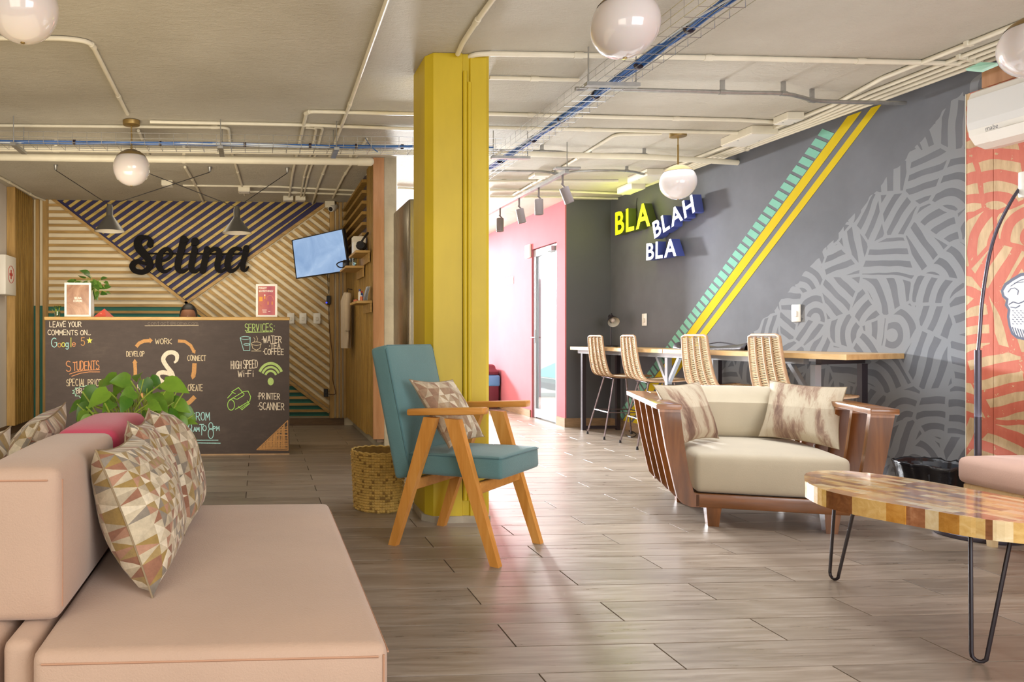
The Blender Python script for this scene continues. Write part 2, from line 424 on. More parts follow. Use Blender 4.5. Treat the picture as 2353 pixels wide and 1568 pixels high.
# right dark wall (mural) -----------------------------------------------------------
def mural_nodes(t, vec, scale, period, seedoff=0):
    v = t.vmath('ADD', vec, (3.1+seedoff, 7.7, 0))
    wob = t.n('ShaderNodeTexNoise'); t.l(v, wob.inputs['Vector']); wob.inputs['Scale'].default_value = 3
    vv = t.vmath('ADD', v, t.vmath('SCALE', t.vmath('SUBTRACT', wob.outputs['Color'], (.5, .5, .5)), scale=.08))
    s2 = t.sep(vv); v2 = t.comb(s2[0], s2[2], 0.0)
    vo = t.n('ShaderNodeTexVoronoi', voronoi_dimensions='2D'); t.l(v2, vo.inputs['Vector']); vo.inputs['Scale'].default_value = scale
    cc = t.vmath('SCALE', t.vmath('SUBTRACT', vo.outputs['Color'], (.5, .5, 0)), scale=1.9/scale)
    cs = t.sep(cc);  ctr = t.vmath('ADD', vo.outputs['Position'], t.comb(cs[0], cs[1], 0.0))
    dist = t.vmath('LENGTH', t.vmath('SUBTRACT', v2, ctr))
    cb = t.sep(vo.outputs['Color']); an = t.math('MULTIPLY', cb[0], 6.28)
    sv = t.sep(v2); lin_ = t.math('ADD', t.math('MULTIPLY', sv[0], t.math('COSINE', an)), t.math('MULTIPLY', sv[1], t.math('SINE', an)))
    pick = t.math('GREATER_THAN', cb[1], .5)
    dd_ = t.math('ADD', t.math('MULTIPLY', lin_, pick), t.math('MULTIPLY', dist, t.math('SUBTRACT', 1.0, pick)))
    st = t.math('SINE', t.math('MULTIPLY', dd_, 2*PI/period))
    ve = t.n('ShaderNodeTexVoronoi', voronoi_dimensions='2D', feature='DISTANCE_TO_EDGE'); t.l(v2, ve.inputs['Vector']); ve.inputs['Scale'].default_value = scale
    line = t.math('GREATER_THAN', st, -.1); edge = t.math('LESS_THAN', ve.outputs['Distance'], .045)
    return t.math('MAXIMUM', line, edge)
t = NT('mural_wall_paint'); v = t.coord('Object'); xyz = t.sep(v)
s0, z0 = wsz(2225, 195); s1, z1 = wsz(1700, 800)
# mask: right of the diagonal  s > s1+(z-z1)*(s0-s1)/(z0-z1)
lim = t.math('ADD', t.math('MULTIPLY', t.math('SUBTRACT', xyz[2], z1), (s0-s1)/(z0-z1)), s1)
wn = t.noise(v, 9, 1, .5)
mask = t.math('GREATER_THAN', t.math('SUBTRACT', xyz[0], lim), t.math('MULTIPLY', t.math('SUBTRACT', wn, .5), .14))
pat = t.math('MULTIPLY', mural_nodes(t, v, 4.3, .088), mask)
nz = t.noise(v, 2.5, 4, .6)
dark = t.ramp(nz, [(.3, '616368'), (.7, '6c6e74')]); t.base(t.mix(pat, dark, lin('828589')))
t.b.inputs['Roughness'].default_value = .8; t.b.inputs['Specular IOR Level'].default_value = .25; t.bump(t.noise(v, 90, 2, .5), .05, .003); M['mural'] = t.m
Lw = (WA-WB).length/(WB.y-WA.y)*(WB.y-YB)
wr2 = bpy.data.meshes.new('wall_right'); mb = MB().box((-.1, 0, 0), (Lw, -.12, CEIL))
wrt = struct('wall_right', mb, M['mural'])
wrt.location = WB; 
bx = WD; by = WN; bz = Vector((0, 0, 1))
# local y must point into the room
if bx.cross(by).z < 0: 
    # make a right handed frame by mirroring geometry: y axis away from room
    wrt.data.transform(Matrix.Diagonal((1, -1, 1, 1))); wrt.data.flip_normals(); by = -by
wrt.matrix_world = Matrix((( bx.x, by.x, 0, WB.x), (bx.y, by.y, 0, WB.y), (0, 0, 1, 0), (0, 0, 0, 1)))
# stripes painted on the wall
M['yellow_paint'] = mat('yellow_stripe_paint', 'cfb524', .9, spec=.1, nscale=6, namt=.05)
M['mint_paint'] = mat('mint_dash_paint', '7fb8a4', .9, spec=.1, nscale=8, namt=.05)
def wl(poly, off=.0015): return [wpt(s, min(z, zt), off) for s, z in poly]
def wallpaint(name, poly, m, parent=None):
    mb = MB(); 
    for pl in poly: mb.prism(wl(pl, .0003), WN*.0014)
    return mb.build(name, m, wrt, world=True)
def line_at(p, qd, z): t_ = (z-p[1])/(qd[1]-p[1]); return p[0]+(qd[0]-p[0])*t_
Y1L = (wsz(1947, 269), wsz(1430, 968)); Y1R = (wsz(1980, 256), wsz(1447, 972))
Y2L = (wsz(2003, 247), wsz(1453, 972)); Y2R = (wsz(2027, 239), wsz(1468, 975))
def dbg(*a): print('DBG', *a)
for L_, R_ in ((Y1L, Y1R), (Y2L, Y2R)):
    za, zb = zt-.012, .1
    wallpaint('painted_stripe', [[(line_at(*L_, za), za), (line_at(*L_, zb), zb), (line_at(*R_, zb), zb), (line_at(*R_, za), za)]], M['yellow_paint'])
ML = (wsz(1890, 296), wsz(1411, 965)); MR = (wsz(1911, 315), wsz(1428, 967))
n = 46; polys = []
zt2, zb2 = ML[0][1], .16
for i in range(n):
    za = zt2-(zt2-zb2)*i/n; zb = za-(zt2-zb2)/n*.70; k = .062
    polys.append([(line_at(*ML, za), za), (line_at(*ML, zb), zb), (line_at(*MR, zb-k), zb-k), (line_at(*MR, za-k), za-k)])
for pl in polys: wallpaint('painted_dash', [pl], M['mint_paint'])
# perpendicular dark wall and pink corridor wall
YP = 7.98; XP = 3.41
struct('wall_bar_end', MB().box((XP, YP, 0), (WB.x+.1, YP+.12, CEIL)), M['dark_wall'])
struct('trim_1', MB().box((XP-.004, YP-.004, .0), (XP+.012, YP+.12, CEIL)), M['pink_wall'])
dz = 2.10; dy0, dy1 = 8.22, 8.98
pk = MB().box((XP, YP+.12, 0), (XP+.12, dy0, CEIL)).box((XP, dy1, 0), (XP+.12, YF, CEIL)).box((XP, dy0, dz), (XP+.12, dy1, CEIL))
struct('wall_corridor', pk, M['pink_wall'])
struct('baseboard_corridor', MB().box((XP-.012, dy1+.03, 0), (XP, YF, .09)), M['tile_base'])
struct('baseboard_bar_end', MB().box((XP-.012, YP-.012, 0), (3.93, YP, .1)).box((XP-.012, YP, 0), (XP, dy0-.02, .1)), M['tile_base'])
mb = MB(); mb.prism([wpt(.012, 0, .0), wpt(4.0, 0, 0), wpt(4.0, 0, .012), wpt(.012, 0, .012)], (0, 0, .1)); struct('baseboard_right', mb, M['tile_base'])
# corridor far wall with bright opening
M['far_wall'] = mat('far_wall_paint', 'e0d6d0', .6)
fw = MB().box((1.18, YF, 0), (1.3, YF+.12, CEIL)).box((1.3, YF, 2.45), (3.1, YF+.12, CEIL)).box((3.1, YF, 0), (3.55, YF+.12, CEIL)).box((XL, YF, 0), (1.18, YF+.12, CEIL))
struct('wall_far', fw, M['far_wall'])
struct('wall_behind_reception', MB().box((1.1, YW+.1, 0), (1.175, YF, CEIL)), M['far_wall'])
# outdoors seen through the corridor door
M['patio'] = mat('patio_concrete', 'b9b5ae', .7, nscale=6, namt=.1)
M['patio_white'] = mat('patio_white_wall', 'f2f2ee', .7)
M['turquoise'] = mat('turquoise_wall_paint', '8fd6d0', .6)
struct('ground_outside', MB().box((XP+.13, 8.12, -.1), (9, 14, -.005)), M['patio'])
pw = struct('wall_patio', MB().box((6.2, 8.2, -.1), (6.35, 18, 3.4)), M['patio_white'])
MB().prism([Vector((6.19, 9.0, .15)), Vector((6.19, 16.5, .15)), Vector((6.19, 12.5, 1.0)), Vector((6.19, 10.2, .55))], (-.004, 0, 0)).build('painted_shape', M['turquoise'], pw)
struct('trim_2', MB().box((5.6, 8.2, 0), (6.2, 18, .12)), mat('patio_kerb', '6b6a68', .7))
# ================================================================= FURNITURE
def fabric(name, col, bump=.25, rough=.85, wr=.0):
    t = NT(name); v = t.coord('Object'); nz = t.noise(v, 3, 3, .6); c = lin(col)
    t.base(t.ramp(nz, [(.3, tuple(x*.93 for x in c[:3])+(1,)), (.7, tuple(min(1, x*1.05) for x in c[:3])+(1,))]))
    t.b.inputs['Roughness'].default_value = rough; t.b.inputs['Sheen Weight'].default_value = .25
    h = t.noise(v, 260, 2, .6)
    if wr: h = t.math('ADD', t.math('MULTIPLY', h, .25), t.math('MULTIPLY', t.noise(t.coord('Object', (1, 1, .35)), 7, 2, .5), wr))
    t.bump(h, bump, .004 if not wr else .02); return t.m
M['peach'] = fabric('peach_fabric', 'bb9e88', .25, .8, .5)
M['magenta'] = fabric('magenta_fabric', 'c4415f', .25, .8, .4)
M['seam'] = mat('peach_seam', 'b58a6e', .8)
M['teal'] = fabric('teal_wool', '587c7c', .45)
M['teal_pipe'] = fabric('teal_piping', '466c70', .3)
M['cream_fab'] = fabric('cream_canvas', 'b9ad95', .2, .8, .25)
M['oak'] = wood('honey_oak', ['b8762a', 'cc8b3d', 'd99d52'], 1, 0, .42, rnd=.08)
M['oak_leg'] = wood('honey_oak_leg', ['b8762a', 'cc8b3d', 'd99d52'], 1, 2, .42, rnd=.08)
M['teak'] = wood('teak_rail', ['5f3c1c', '7b4b21', '98602f'], .8, 0, .28, rnd=.12, coat=.35)
M['teak_v'] = wood('teak_board', ['5a3818', '76471e', '935c2b'], .8, 2, .26, rnd=.15, coat=.4)
def rb_mesh(a, b, r, seg=3, cuts=0, puff=(0, 0, 0)):
    """rounded, slightly bulging upholstered block"""
    mb = MB(); bm = bmesh.new(); bmesh.ops.create_cube(bm, size=1)
    c = Vector([(a[i]+b[i])/2 for i in range(3)]); d = Vector([abs(b[i]-a[i]) for i in range(3)])
    for v in bm.verts: v.co = Vector((v.co.x*d.x, v.co.y*d.y, v.co.z*d.z))
    bmesh.ops.bevel(bm, geom=bm.edges[:], offset=r, segments=seg, affect='EDGES', profile=.5)
    if cuts:
        es = [e for e in bm.edges if e.calc_length() > min(d)*.5]
        bmesh.ops.subdivide_edges(bm, edges=es, cuts=cuts, use_grid_fill=True)
        for v in bm.verts:
            u = [2*v.co[i]/d[i] for i in range(3)]
            w = [max(0, 1-abs(x)**2.5) for x in u]
            for i in range(3):
                j, k = (i+1) % 3, (i+2) % 3
                if abs(u[i]) > .8: v.co[i] += math.copysign(puff[i]*w[j]*w[k], u[i])
    for v in bm.verts: v.co += c
    mb.bm(bm); bm.free(); return mb
# ---- modular sofa (seat blocks back to back, backrest blocks between them)
sf = thing('modular_sofa', 'peach fabric modular sofa with low square seat and block backrest at front left', 'sofa', (.0, 1.9, 0))
rb_mesh((-.42, 1.37, .06), (.245, 2.56, .42), .022, 3, 5, (.006, .008, .006)).build('seat', M['peach'], sf, True, True)
rb_mesh((-.572, 1.5, .425), (-.402, 2.06, .735), .022, 3, 5, (.008, .008, .012)).build('backrest', M['peach'], sf, True, True)
rb_mesh((-.49, 1.42, .05), (-.43, 2.56, .42), .02, 3, 0).build('middle_support', M['peach'], sf, True, True)
mb = MB()
z = .418
mb.tube([(-.40, 1.368, z-.02), (.225, 1.368, z-.02)], .0022, 5).tube([(.247, 1.39, z-.02), (.247, 2.54, z-.02)], .0022, 5).tube([(.236, 1.372, .08), (.236, 1.372, .4)], .0022, 5)
mb.build('seat_seam', M['seam'], sf, True, True)
mb = MB(); mb.tube([(-.55, 1.497, .712), (-.425, 1.497, .712)], .002, 5).tube([(-.402, 1.52, .45), (-.402, 1.52, .71)], .002, 5)
mb.build('back_seam', M['seam'], sf, True, True)
rb_mesh((-.41, 1.38, .0), (.235, 2.55, .065), .01, 1).build('plinth', M['black_metal'], sf, world=True)
s2 = thing('modular_sofa', 'second peach seat block standing back to back behind the peach backrest, far left', 'sofa', (-.85, 1.9, 0))
rb_mesh((-1.2, 1.40, .05), (-.505, 2.56, .42), .022, 3, 5, (.006, .008, .006)).build('seat', M['peach'], s2, True, True)
rb_mesh((-1.19, 1.41, .0), (-.515, 2.55, .055), .01, 1).build('plinth', M['black_metal'], s2, world=True)
s3 = thing('backrest_block', 'magenta fabric backrest block behind the peach backrest of the front sofa', 'sofa backrest', (-.48, 2.36, .42))
rb_mesh((-.578, 2.09, .425), (-.395, 2.60, .735), .03, 3, 5, (.008, .01, .016)).build('backrest', M['magenta'], s3, True, True)
# ---- cushions
def triangles_mat(name, n, cols, seed=0, mott=.9):
    t = NT(name); tc = t.n('ShaderNodeTexCoord'); s_ = t.sep(t.vmath('SCALE', t.vmath('ADD', tc.outputs['UV'], (seed*.37, seed*.11, 0)), scale=float(n)))
    u = t.math('ADD', s_[0], t.math('MULTIPLY', s_[1], .0)); v = s_[1]
    cu = t.math('FLOOR', u); cv = t.math('FLOOR', v); fu = t.math('FRACT', u); fv = t.math('FRACT', v)
    par = t.math('MODULO', t.math('ABSOLUTE', t.math('ADD', cu, cv)), 2.0)
    d1 = t.math('GREATER_THAN', fu, fv); d2 = t.math('GREATER_THAN', t.math('ADD', fu, fv), 1.0)
    tri = t.math('ADD', t.math('MULTIPLY', d1, par), t.math('MULTIPLY', d2, t.math('SUBTRACT', 1.0, par)))
    wn = t.n('ShaderNodeTexWhiteNoise', noise_dimensions='3D'); t.l(t.comb(cu, cv, t.math('ADD', tri, seed*1.7)), wn.inputs['Vector'])
    k = len(cols); c = t.ramp(wn.outputs['Value'], [(i/k, cols[i]) for i in range(k)], 'CONSTANT')
    nz = t.noise(t.coord('Object'), 38, 4, .7); g = t.ramp(nz, [(.3, (.72,)*3+(1,)), (.7, (1.12,)*3+(1,))])
    mx = t.n('ShaderNodeMix', data_type='RGBA', blend_type='MULTIPLY'); mx.inputs[0].default_value = mott; t.l(c, mx.inputs[6]); t.l(g, mx.inputs[7])
    t.base(mx.outputs[2]); t.b.inputs['Roughness'].default_value = .8; t.b.inputs['Sheen Weight'].default_value = .2
    t.bump(t.math('ADD', t.noise(t.coord('Object'), 18, 2, .5), t.math('MULTIPLY', t.noise(t.coord('Object'), 220, 1, .5), .15)), .3, .008); return t.m
TC = ['d2c5aa', '94793f', 'b8aa8e', '8e6148', 'a89a80', 'd8ccb2', '83796a', 'bfb195', '9c8350', 'a67c62']
M['tri_a'] = triangles_mat('triangle_print_fabric', 15, TC, 0)
M['tri_b'] = triangles_mat('triangle_print_fabric_wide', 12, TC, 3)
M['tri_c'] = triangles_mat('triangle_print_fabric_fine', 8, ['cbbda3', 'a38b6c', 'b9a98e', '92725a', 'ab987e', 'd0c3aa', '9c8166'], 5)
def brush_mat(name, seed, ax='X'):
    t = NT(name); tc = t.n('ShaderNodeTexCoord'); mp = t.n('ShaderNodeMapping'); t.l(tc.outputs['UV'], mp.inputs[0])
    mp.inputs['Location'].default_value = (seed, seed*2, 0); mp.inputs['Scale'].default_value = (3.2, .8, 1)
    mp2 = t.n('ShaderNodeMapping'); t.l(tc.outputs['UV'], mp2.inputs[0]); mp2.inputs['Scale'].default_value = (14, 3, 1)
    a = t.noise(mp.outputs[0], 1.3, 2, .5); b = t.noise(mp2.outputs[0], 1.6, 4, .7, 1.0)
    f = t.math('ADD', t.math('MULTIPLY', a, .72), t.math('MULTIPLY', b, .28))
    t.base(t.ramp(f, [(.30, '5f463a'), (.40, '7e6352'), (.455, '9a826c'), (.50, 'b0a189'), (.6, 'bbae96'), (.72, '997f64')]))
    t.b.inputs['Roughness'].default_value = .8; t.bump(t.noise(tc.outputs['Object'], 200, 2, .5), .15, .003); return t.m
M['brush_a'] = brush_mat('brushed_stripe_fabric', 1.3); M['brush_b'] = brush_mat('brushed_stripe_fabric_dense', 4.1)
def pillow(name, BL, BR, TR, TL, thick, m, label, group, n=16, pipe=None, seed=1, sag=0.0):
    """cushion from its four corner points; bulge on both sides"""
    BL, BR, TR, TL = map(Vector, (BL, BR, TR, TL)); rnd = random.Random(seed)
    N = (BR-BL).cross(TL-BL).normalized(); ctr = (BL+BR+TR+TL)/4
    root = thing(name, label, 'cushion', (ctr.x, ctr.y, min(BL.z, BR.z)), group=group)
    mb = MB(); vs = []; uv = []
    ph = [rnd.uniform(0, 6) for _ in range(6)]
    for side in (1, -1):
        for j in range(n+1):
            for i in range(n+1):
                u, v = i/n, j/n
                # edges pull in between corners
                cu, cv = 2*u-1, 2*v-1
                pin = .045
                uu = u+(-cu)*pin*(1-cv*cv); vv = v+(-cv)*pin*(1-cu*cu)
                p = BL*(1-uu)*(1-vv)+BR*uu*(1-vv)+TR*uu*vv+TL*(1-uu)*vv
                e = max(0, (1-cu**4)*(1-cv**4)); h = (max(0, 1-cu*cu)*max(0, 1-cv*cv))**.42
                w = .06*math.sin(7*u+ph[0]+3*v)+.05*math.sin(9*v+ph[1]-4*u)+.04*math.sin(15*u*v+ph[2])
                t_ = thick/2*h*(1+w*e)
                vs.append(p+N*side*t_-Vector((0, 0, sag*h))); uv.append((u, v) if side > 0 else (u+3, v+3))
    fs = []; K = (n+1)**2
    for s_ in range(2):
        for j in range(n):
            for i in range(n):
                a = s_*K+j*(n+1)+i; f = (a, a+1, a+n+2, a+n+1); fs.append(f if s_ == 0 else f[::-1])
    mb.add(vs, fs); mb.uv = uv
    mb.build('cover', m, root, True, True, angle=0)
    rim = [vs[i] for i in range(n+1)]+[vs[j*(n+1)+n] for j in range(1, n+1)]+[vs[n*(n+1)+i] for i in range(n-1, -1, -1)]+[vs[j*(n+1)] for j in range(n-1, 0, -1)]
    MB().tube(rim, .0022, 6, closed=True).build('seam_piping', pipe or M['seam_p'], root, True, True)
    return root
M['seam_p'] = mat('cushion_seam', '8c7a5e', .8)
GC = 'patterned cushions on the peach sofa'
pillow('cushion', (-.235, 1.63, .425), (-.225, 2.0, .43), (-.345, 2.02, .735), (-.37, 1.68, .745), .19, M['tri_a'], 'big triangle print cushion nearest the camera on the peach seat, showing its side seam', GC, seed=1)
pillow('cushion', (-.24, 1.90, .43), (-.22, 2.16, .43), (-.345, 2.24, .75), (-.36, 2.03, .77), .13, M['tri_b'], 'triangle print cushion squeezed in the middle of the three on the peach seat', GC, seed=2)
pillow('cushion', (-.215, 2.12, .43), (-.20, 2.46, .43), (-.33, 2.52, .75), (-.335, 2.24, .785), .17, M['tri_b'], 'wide triangle print cushion furthest of the three on the peach seat', GC, seed=3)
pillow('cushion', (-.80, 2.42, .43), (-.78, 2.05, .43), (-.615, 2.1, .765), (-.655, 2.52, .78), .15, M['tri_b'], 'patterned cushion peeking over the peach backrest beside the magenta block', GC, seed=4)
pillow('cushion', (-.83, 1.98, .43), (-.81, 1.62, .43), (-.655, 1.62, .74), (-.655, 1.97, .765), .15, M['tri_b'], 'patterned cushion peeking over the peach backrest at the left photo edge', GC, seed=5)
# ---- teal armchair
CO = Vector((.8425, 3.321, 0))   # midpoint of the near feet
fd = Vector((.385, -.356, 0)).normalized(); sd = Vector((.356, .385, 0)).normalized()   # forward, to far side
ch = thing('armchair', 'teal fabric armchair with honey wooden A-frame arms in front of yellow column', 'armchair', tuple(CO+sd*.24), math.atan2(fd.y, fd.x))
def CL(x, y, z): return (x, y-.24, z)      # chair local: x forward, y across (0 near side .. .48 far side)
for y, yy in ((0.0, 1), (.475, -1)):
    k = y
    def bar(x0, z0, x1, z1, w0, w1, name, ya, yb, m=M['oak_leg']):
        d = Vector((x1-x0, z1-z0)).normalized(); nrm = Vector((d.y, -d.x))
        # widths measured along x
        pts = [CL(x0-w0/2, ya, z0), CL(x0+w0/2, ya, z0), CL(x1+w1/2, ya, z1), CL(x1-w1/2, ya, z1)]
        MB().prism([Vector(p) for p in pts], (0, yb-ya, 0)).build(name, m, ch)
    bar(.262, 0, .055, .63, .040, .072, 'leg', k-.020, k+.018)
    bar(-.262, 0, -.055, .63, .040, .066, 'leg', k-.020, k+.018)
    # armrest
    a0, a1 = (-.175, .215)
    mb = MB().rbox((a0, k-.24-.030, .630), (a1, k-.24+.030, .662), .009, 2)
    for i, v_ in enumerate(mb.v): v_.z += .03*(v_.x-a0)/(a1-a0)
    mb.build('armrest', M['oak'], ch, smooth=True)
    bar(-.25, .315, .20, .335, .02, .02, 'dummy', 0, 0) if False else None
for x_, z_ in ((.165, .325), (-.17, .30)):
    MB().rbox((x_-.014, -.24+.018, z_-.026), (x_+.014, .235-.02, z_+.026), .004, 1).build('cross_rail', M['oak'], ch)
# seat cushion (slightly tilted), back cushion
R = Matrix.Rotation(math.radians(-3), 4, 'Y')
mb = rb_mesh((-.20, -.215, -.045), (.275, .215, .055), .016, 3, 4, (.004, .004, .016)); mb.v = [R @ v+Vector((0, 0, .405)) for v in mb.v]
mb.build('seat', M['teal'], ch, smooth=True)
mb = MB(); c = [(-.19, -.216), (.268, -.216), (.276, -.206), (.276, .206), (.268, .216), (-.19, .216)]
mb.tube([R @ Vector((x, y, .047))+Vector((0, 0, .405)) for x, y in c], .0035, 6); mb.build('seat_piping', M['teal_pipe'], ch, smooth=True)
R = Matrix.Rotation(math.radians(-13), 4, 'Y')
mb = rb_mesh((-.045, -.232, -.02), (.052, .225, .625), .016, 3, 4, (.012, .002, .004)); Tb = Vector((-.222, 0, .345))
mb.v = [R @ v+Tb for v in mb.v]; mb.build('backrest', M['teal'], ch, smooth=True)
mb = MB(); mb.tube([R @ Vector((.046, y, z))+Tb for y, z in ((-.231, -.01), (-.231, .60), (-.215, .622), (.21, .622), (.224, .60), (.224, -.01))], .0035, 6)
mb.build('back_piping', M['teal_pipe'], ch, smooth=True)
def chw(x, y, z): return CO+fd*x+sd*y+Vector((0, 0, z))
pillow('cushion', atD(1032, 1031, 3.40), atD(1113, 1004, 3.56), atD(1040, 873, 3.63), atD(940, 872, 3.53), .11, M['tri_c'], 'small square triangle print cushion resting on the teal armchair', None, seed=8, sag=0)
# ---- woven basket
M['straw'] = mat('palm_straw', 'c4a155', .7, nscale=30, namt=.2); M['straw_d'] = mat('palm_straw_dark', '8a6a30', .8, nscale=30, namt=.2)
bs = thing('woven_basket', 'round woven straw basket on the floor behind the teal armchair', 'basket', (.70, 4.26, 0))
mb = MB(); Nn, Mm = 60, 22; hh = .335
def brad(z): return .138+.018*(z/hh)
tall = hh
# interlaced strips : each cell is a small bulging pad, alternately horizontal and vertical
for j in range(Mm):
    for i in range(Nn):
        horiz = ((i//2)+(j//1)) % 2 == 0
        a0 = 2*PI*i/Nn; a1 = 2*PI*(i+1)/Nn; z0 = tall*j/Mm; z1 = tall*(j+1)/Mm
        e = .010 if horiz else .004
        r0 = brad(z0); r1 = brad(z1); am = (a0+a1)/2; zm = (z0+z1)/2
        def P(a, z, r): return (r*math.cos(a), r*math.sin(a), z)
        mb.cur = 0 if horiz or random.random() < .8 else 1
        mb.add([P(a0, z0, r0), P(a1, z0, r0), P(a1, z1, r1), P(a0, z1, r1), P(a0+.1*(a1-a0), zm, r0+e), P(am, zm, r0+e+.001), P(a1-.1*(a1-a0), zm, r0+e)],
               [(0, 1, 6, 5, 4), (3, 4, 5, 6, 2), (0, 4, 3), (1, 2, 6)])
mb.build('weave', [M['straw'], M['straw_d']], bs)
mb = MB().lathe([(.128, .006), (.134, .05), (.15, tall-.002)], n=40); mb.build('lining', M['straw_d'], bs, smooth=True)
MB().lathe([(.001, .004), (.138, .004), (.138, .0), (.001, .0)], n=40).build('bottom', M['straw'], bs)
rimp = []
for i in range(80):
    a = 2*PI*i/80; rimp.append((.154*math.cos(a), .154*math.sin(a), tall+.004+.003*math.sin(i*1.6)))
MB().tube(rimp, .006, 6, closed=True).build('rim', M['straw'], bs, smooth=True)
# ---- pothos plants
def leaf_mesh(L, Wd, curl=.25, fold=.18):
    prof = [(0, .10), (.06, .62), (.18, .95), (.34, 1.0), (.52, .84), (.7, .56), (.86, .26), (1, 0)]
    vs = []; fs = []
    for i, (t_, w) in enumerate(prof):
        x = L*(t_ if i else -.0); 
        z = -curl*L*t_*t_
        yb = -.10*L if i == 1 else 0
        vs += [(x+yb*.9, -Wd/2*w, z+fold*Wd*w*.5), (x, 0, z), (x+yb*.9, Wd/2*w, z+fold*Wd*w*.5)]
    for i in range(len(prof)-1):
        a = i*3; fs += [(a, a+3, a+4, a+1), (a+1, a+4, a+5, a+2)]
    return vs, fs
def leafmat(name, c1, c2):
    t = NT(name); oi = t.n('ShaderNodeObjectInfo'); nz = t.noise(t.coord('Object'), 24, 3, .6)
    f = t.math('ADD', t.math('MULTIPLY', nz, .5), t.math('MULTIPLY', oi.outputs['Random'], .5)); t.base(t.ramp(f, [(.25, c1), (.75, c2)]))
    t.b.inputs['Roughness'].default_value = .35; t.b.inputs['Specular IOR Level'].default_value = .4; return t.m
M['leaf'] = leafmat('pothos_leaf', '3f6d18', '74992c'); M['leaf_d'] = leafmat('pothos_leaf_dark', '35561c', '5c8030')
M['stem'] = mat('green_stem', '9db345', .5)
LM = {}
def plant(root, origin, leaves, m, stemr=.0022, size=.09):
    """leaves: list of (tip position Vector, size, facing dir)"""
    rnd = random.Random(11); stems = MB()
    for (p, sz, dr) in leaves:
        key = (round(sz, 2), m.name)
        L = round(sz, 2)
        if key not in LM:
            vs, fs = leaf_mesh(L, L*.78, rnd.uniform(.15, .4), .22); mb = MB().add(vs, fs); o = mb.build('leaf', m, root, True, angle=0); LM[key] = o.data
        else:
            o = bpy.data.objects.new('leaf', LM[key]); COL.objects.link(o); o.parent = root
        X = Vector(dr).normalized(); up = Vector((rnd.uniform(-.5, .5), -.75+rnd.uniform(-.3, .3), rnd.uniform(.2, .9))); Yv = up.cross(X).normalized(); Zv = X.cross(Yv)
        o.matrix_basis = Matrix(((X.x, Yv.x, Zv.x, p.x-root.location.x), (X.y, Yv.y, Zv.y, p.y-root.location.y), (X.z, Yv.z, Zv.z, p.z-root.location.z), (0, 0, 0, 1)))
        b0 = origin+Vector((rnd.uniform(-1, 1), rnd.uniform(-1, 1), 0))*.06
        midp = (b0+p)/2+Vector((0, 0, .04+.25*abs(p.z-b0.z)*.3)); midp.x = b0.x+(p.x-b0.x)*.35
        stems.tube(smoothline([b0, midp, p], 4), stemr, 5, cap=False)
    stems.build('stems', m if False else M['stem'], root, True, True)
PLc = Vector((-.50, 3.0, 0))
pp = thing('potted_pothos', 'large leafy pothos in a black pot behind the magenta backrest before the desk', 'plant', tuple(PLc))
M['pot'] = mat('black_pot', '2b2a2a', .35)
MB().lathe([(.001, .0), (.13, .0), (.155, .06), (.205, .50), (.215, .52), (.205, .525), (.19, .5), (.001, .47)], n=36).build('pot', M['pot'], pp, smooth=True)
mb = MB().lathe([(.001, .474), (.1, .486), (.19, .478)], n=24); mb.build('soil', mat('soil', '2c2018', .9), pp)
rnd = random.Random(5); LV = []
big = [(250, 900, .12, 2.85), (375, 880, .14, 2.82), (300, 875, .11, 2.95), (330, 872, .10, 3.0), (285, 880, .10, 3.05), (350, 905, .12, 2.9), (270, 865, .1, 3.0), (225, 895, .12, 3.0),
       (205, 930, .10, 2.95), (200, 945, .09, 2.9), (215, 915, .1, 3.05), (400, 925, .10, 2.95), (385, 945, .09, 2.85), (415, 940, .1, 3.0), (395, 915, .1, 3.05), (310, 900, .1, 2.9),
       (410, 960, .09, 2.9), (400, 985, .10, 2.85), (420, 1000, .10, 2.85), (430, 1020, .09, 2.86), (415, 1035, .08, 2.85), (235, 955, .08, 2.85), (212, 960, .09, 2.85), (245, 870, .09, 3.1),
       (345, 868, .09, 3.1), (320, 860, .09, 3.1), (365, 925, .08, 2.85), (260, 925, .09, 2.85), (190, 925, .08, 3.1), (340, 930, .08, 2.8), (295, 915, .09, 2.85), (380, 900, .10, 3.05), (440, 1070, .05, 2.85), (450, 1085, .05, 2.86), (428, 1050, .07, 2.84), (405, 1010, .08, 2.86)]
for (x, y, s_, d) in big:
    p = atD(x, y, d); ax = (x-315)/130; s_ = round(s_*.82, 2)
    LV.append((p, s_, (ax+rnd.uniform(-.3, .3), -.35+rnd.uniform(-.3, .3), -.15-.5*abs(ax)+rnd.uniform(-.3, .25))))
for i in range(14):
    a = rnd.uniform(0, 2*PI); r_ = rnd.uniform(.08, .2); p = Vector((PLc.x+r_*math.cos(a), PLc.y+r_*math.sin(a)*.8, rnd.uniform(.62, .80)-r_*.4))
    LV.append((p, rnd.choice([.05, .06, .07]), (math.cos(a), math.sin(a)*.8-.2, rnd.uniform(-.5, .2))))
plant(pp, PLc+Vector((0, 0, .48)), LV, M['leaf'], .003)
mb = MB()
for i in range(46):
    a = rnd.uniform(0, 2*PI); r_ = rnd.uniform(.03, .19); b0 = PLc+Vector((r_*.5*math.cos(a), r_*.5*math.sin(a), .47)); e_ = PLc+Vector((r_*1.25*math.cos(a), r_*1.1*math.sin(a), rnd.uniform(.66, .80)))
    mb.tube(smoothline([b0, b0.lerp(e_, .5)+Vector((0, 0, .05)), e_], 3), rnd.uniform(.002, .0035), 5, cap=False)
mb.build('stem_tangle', M['stem'], pp, True, True)
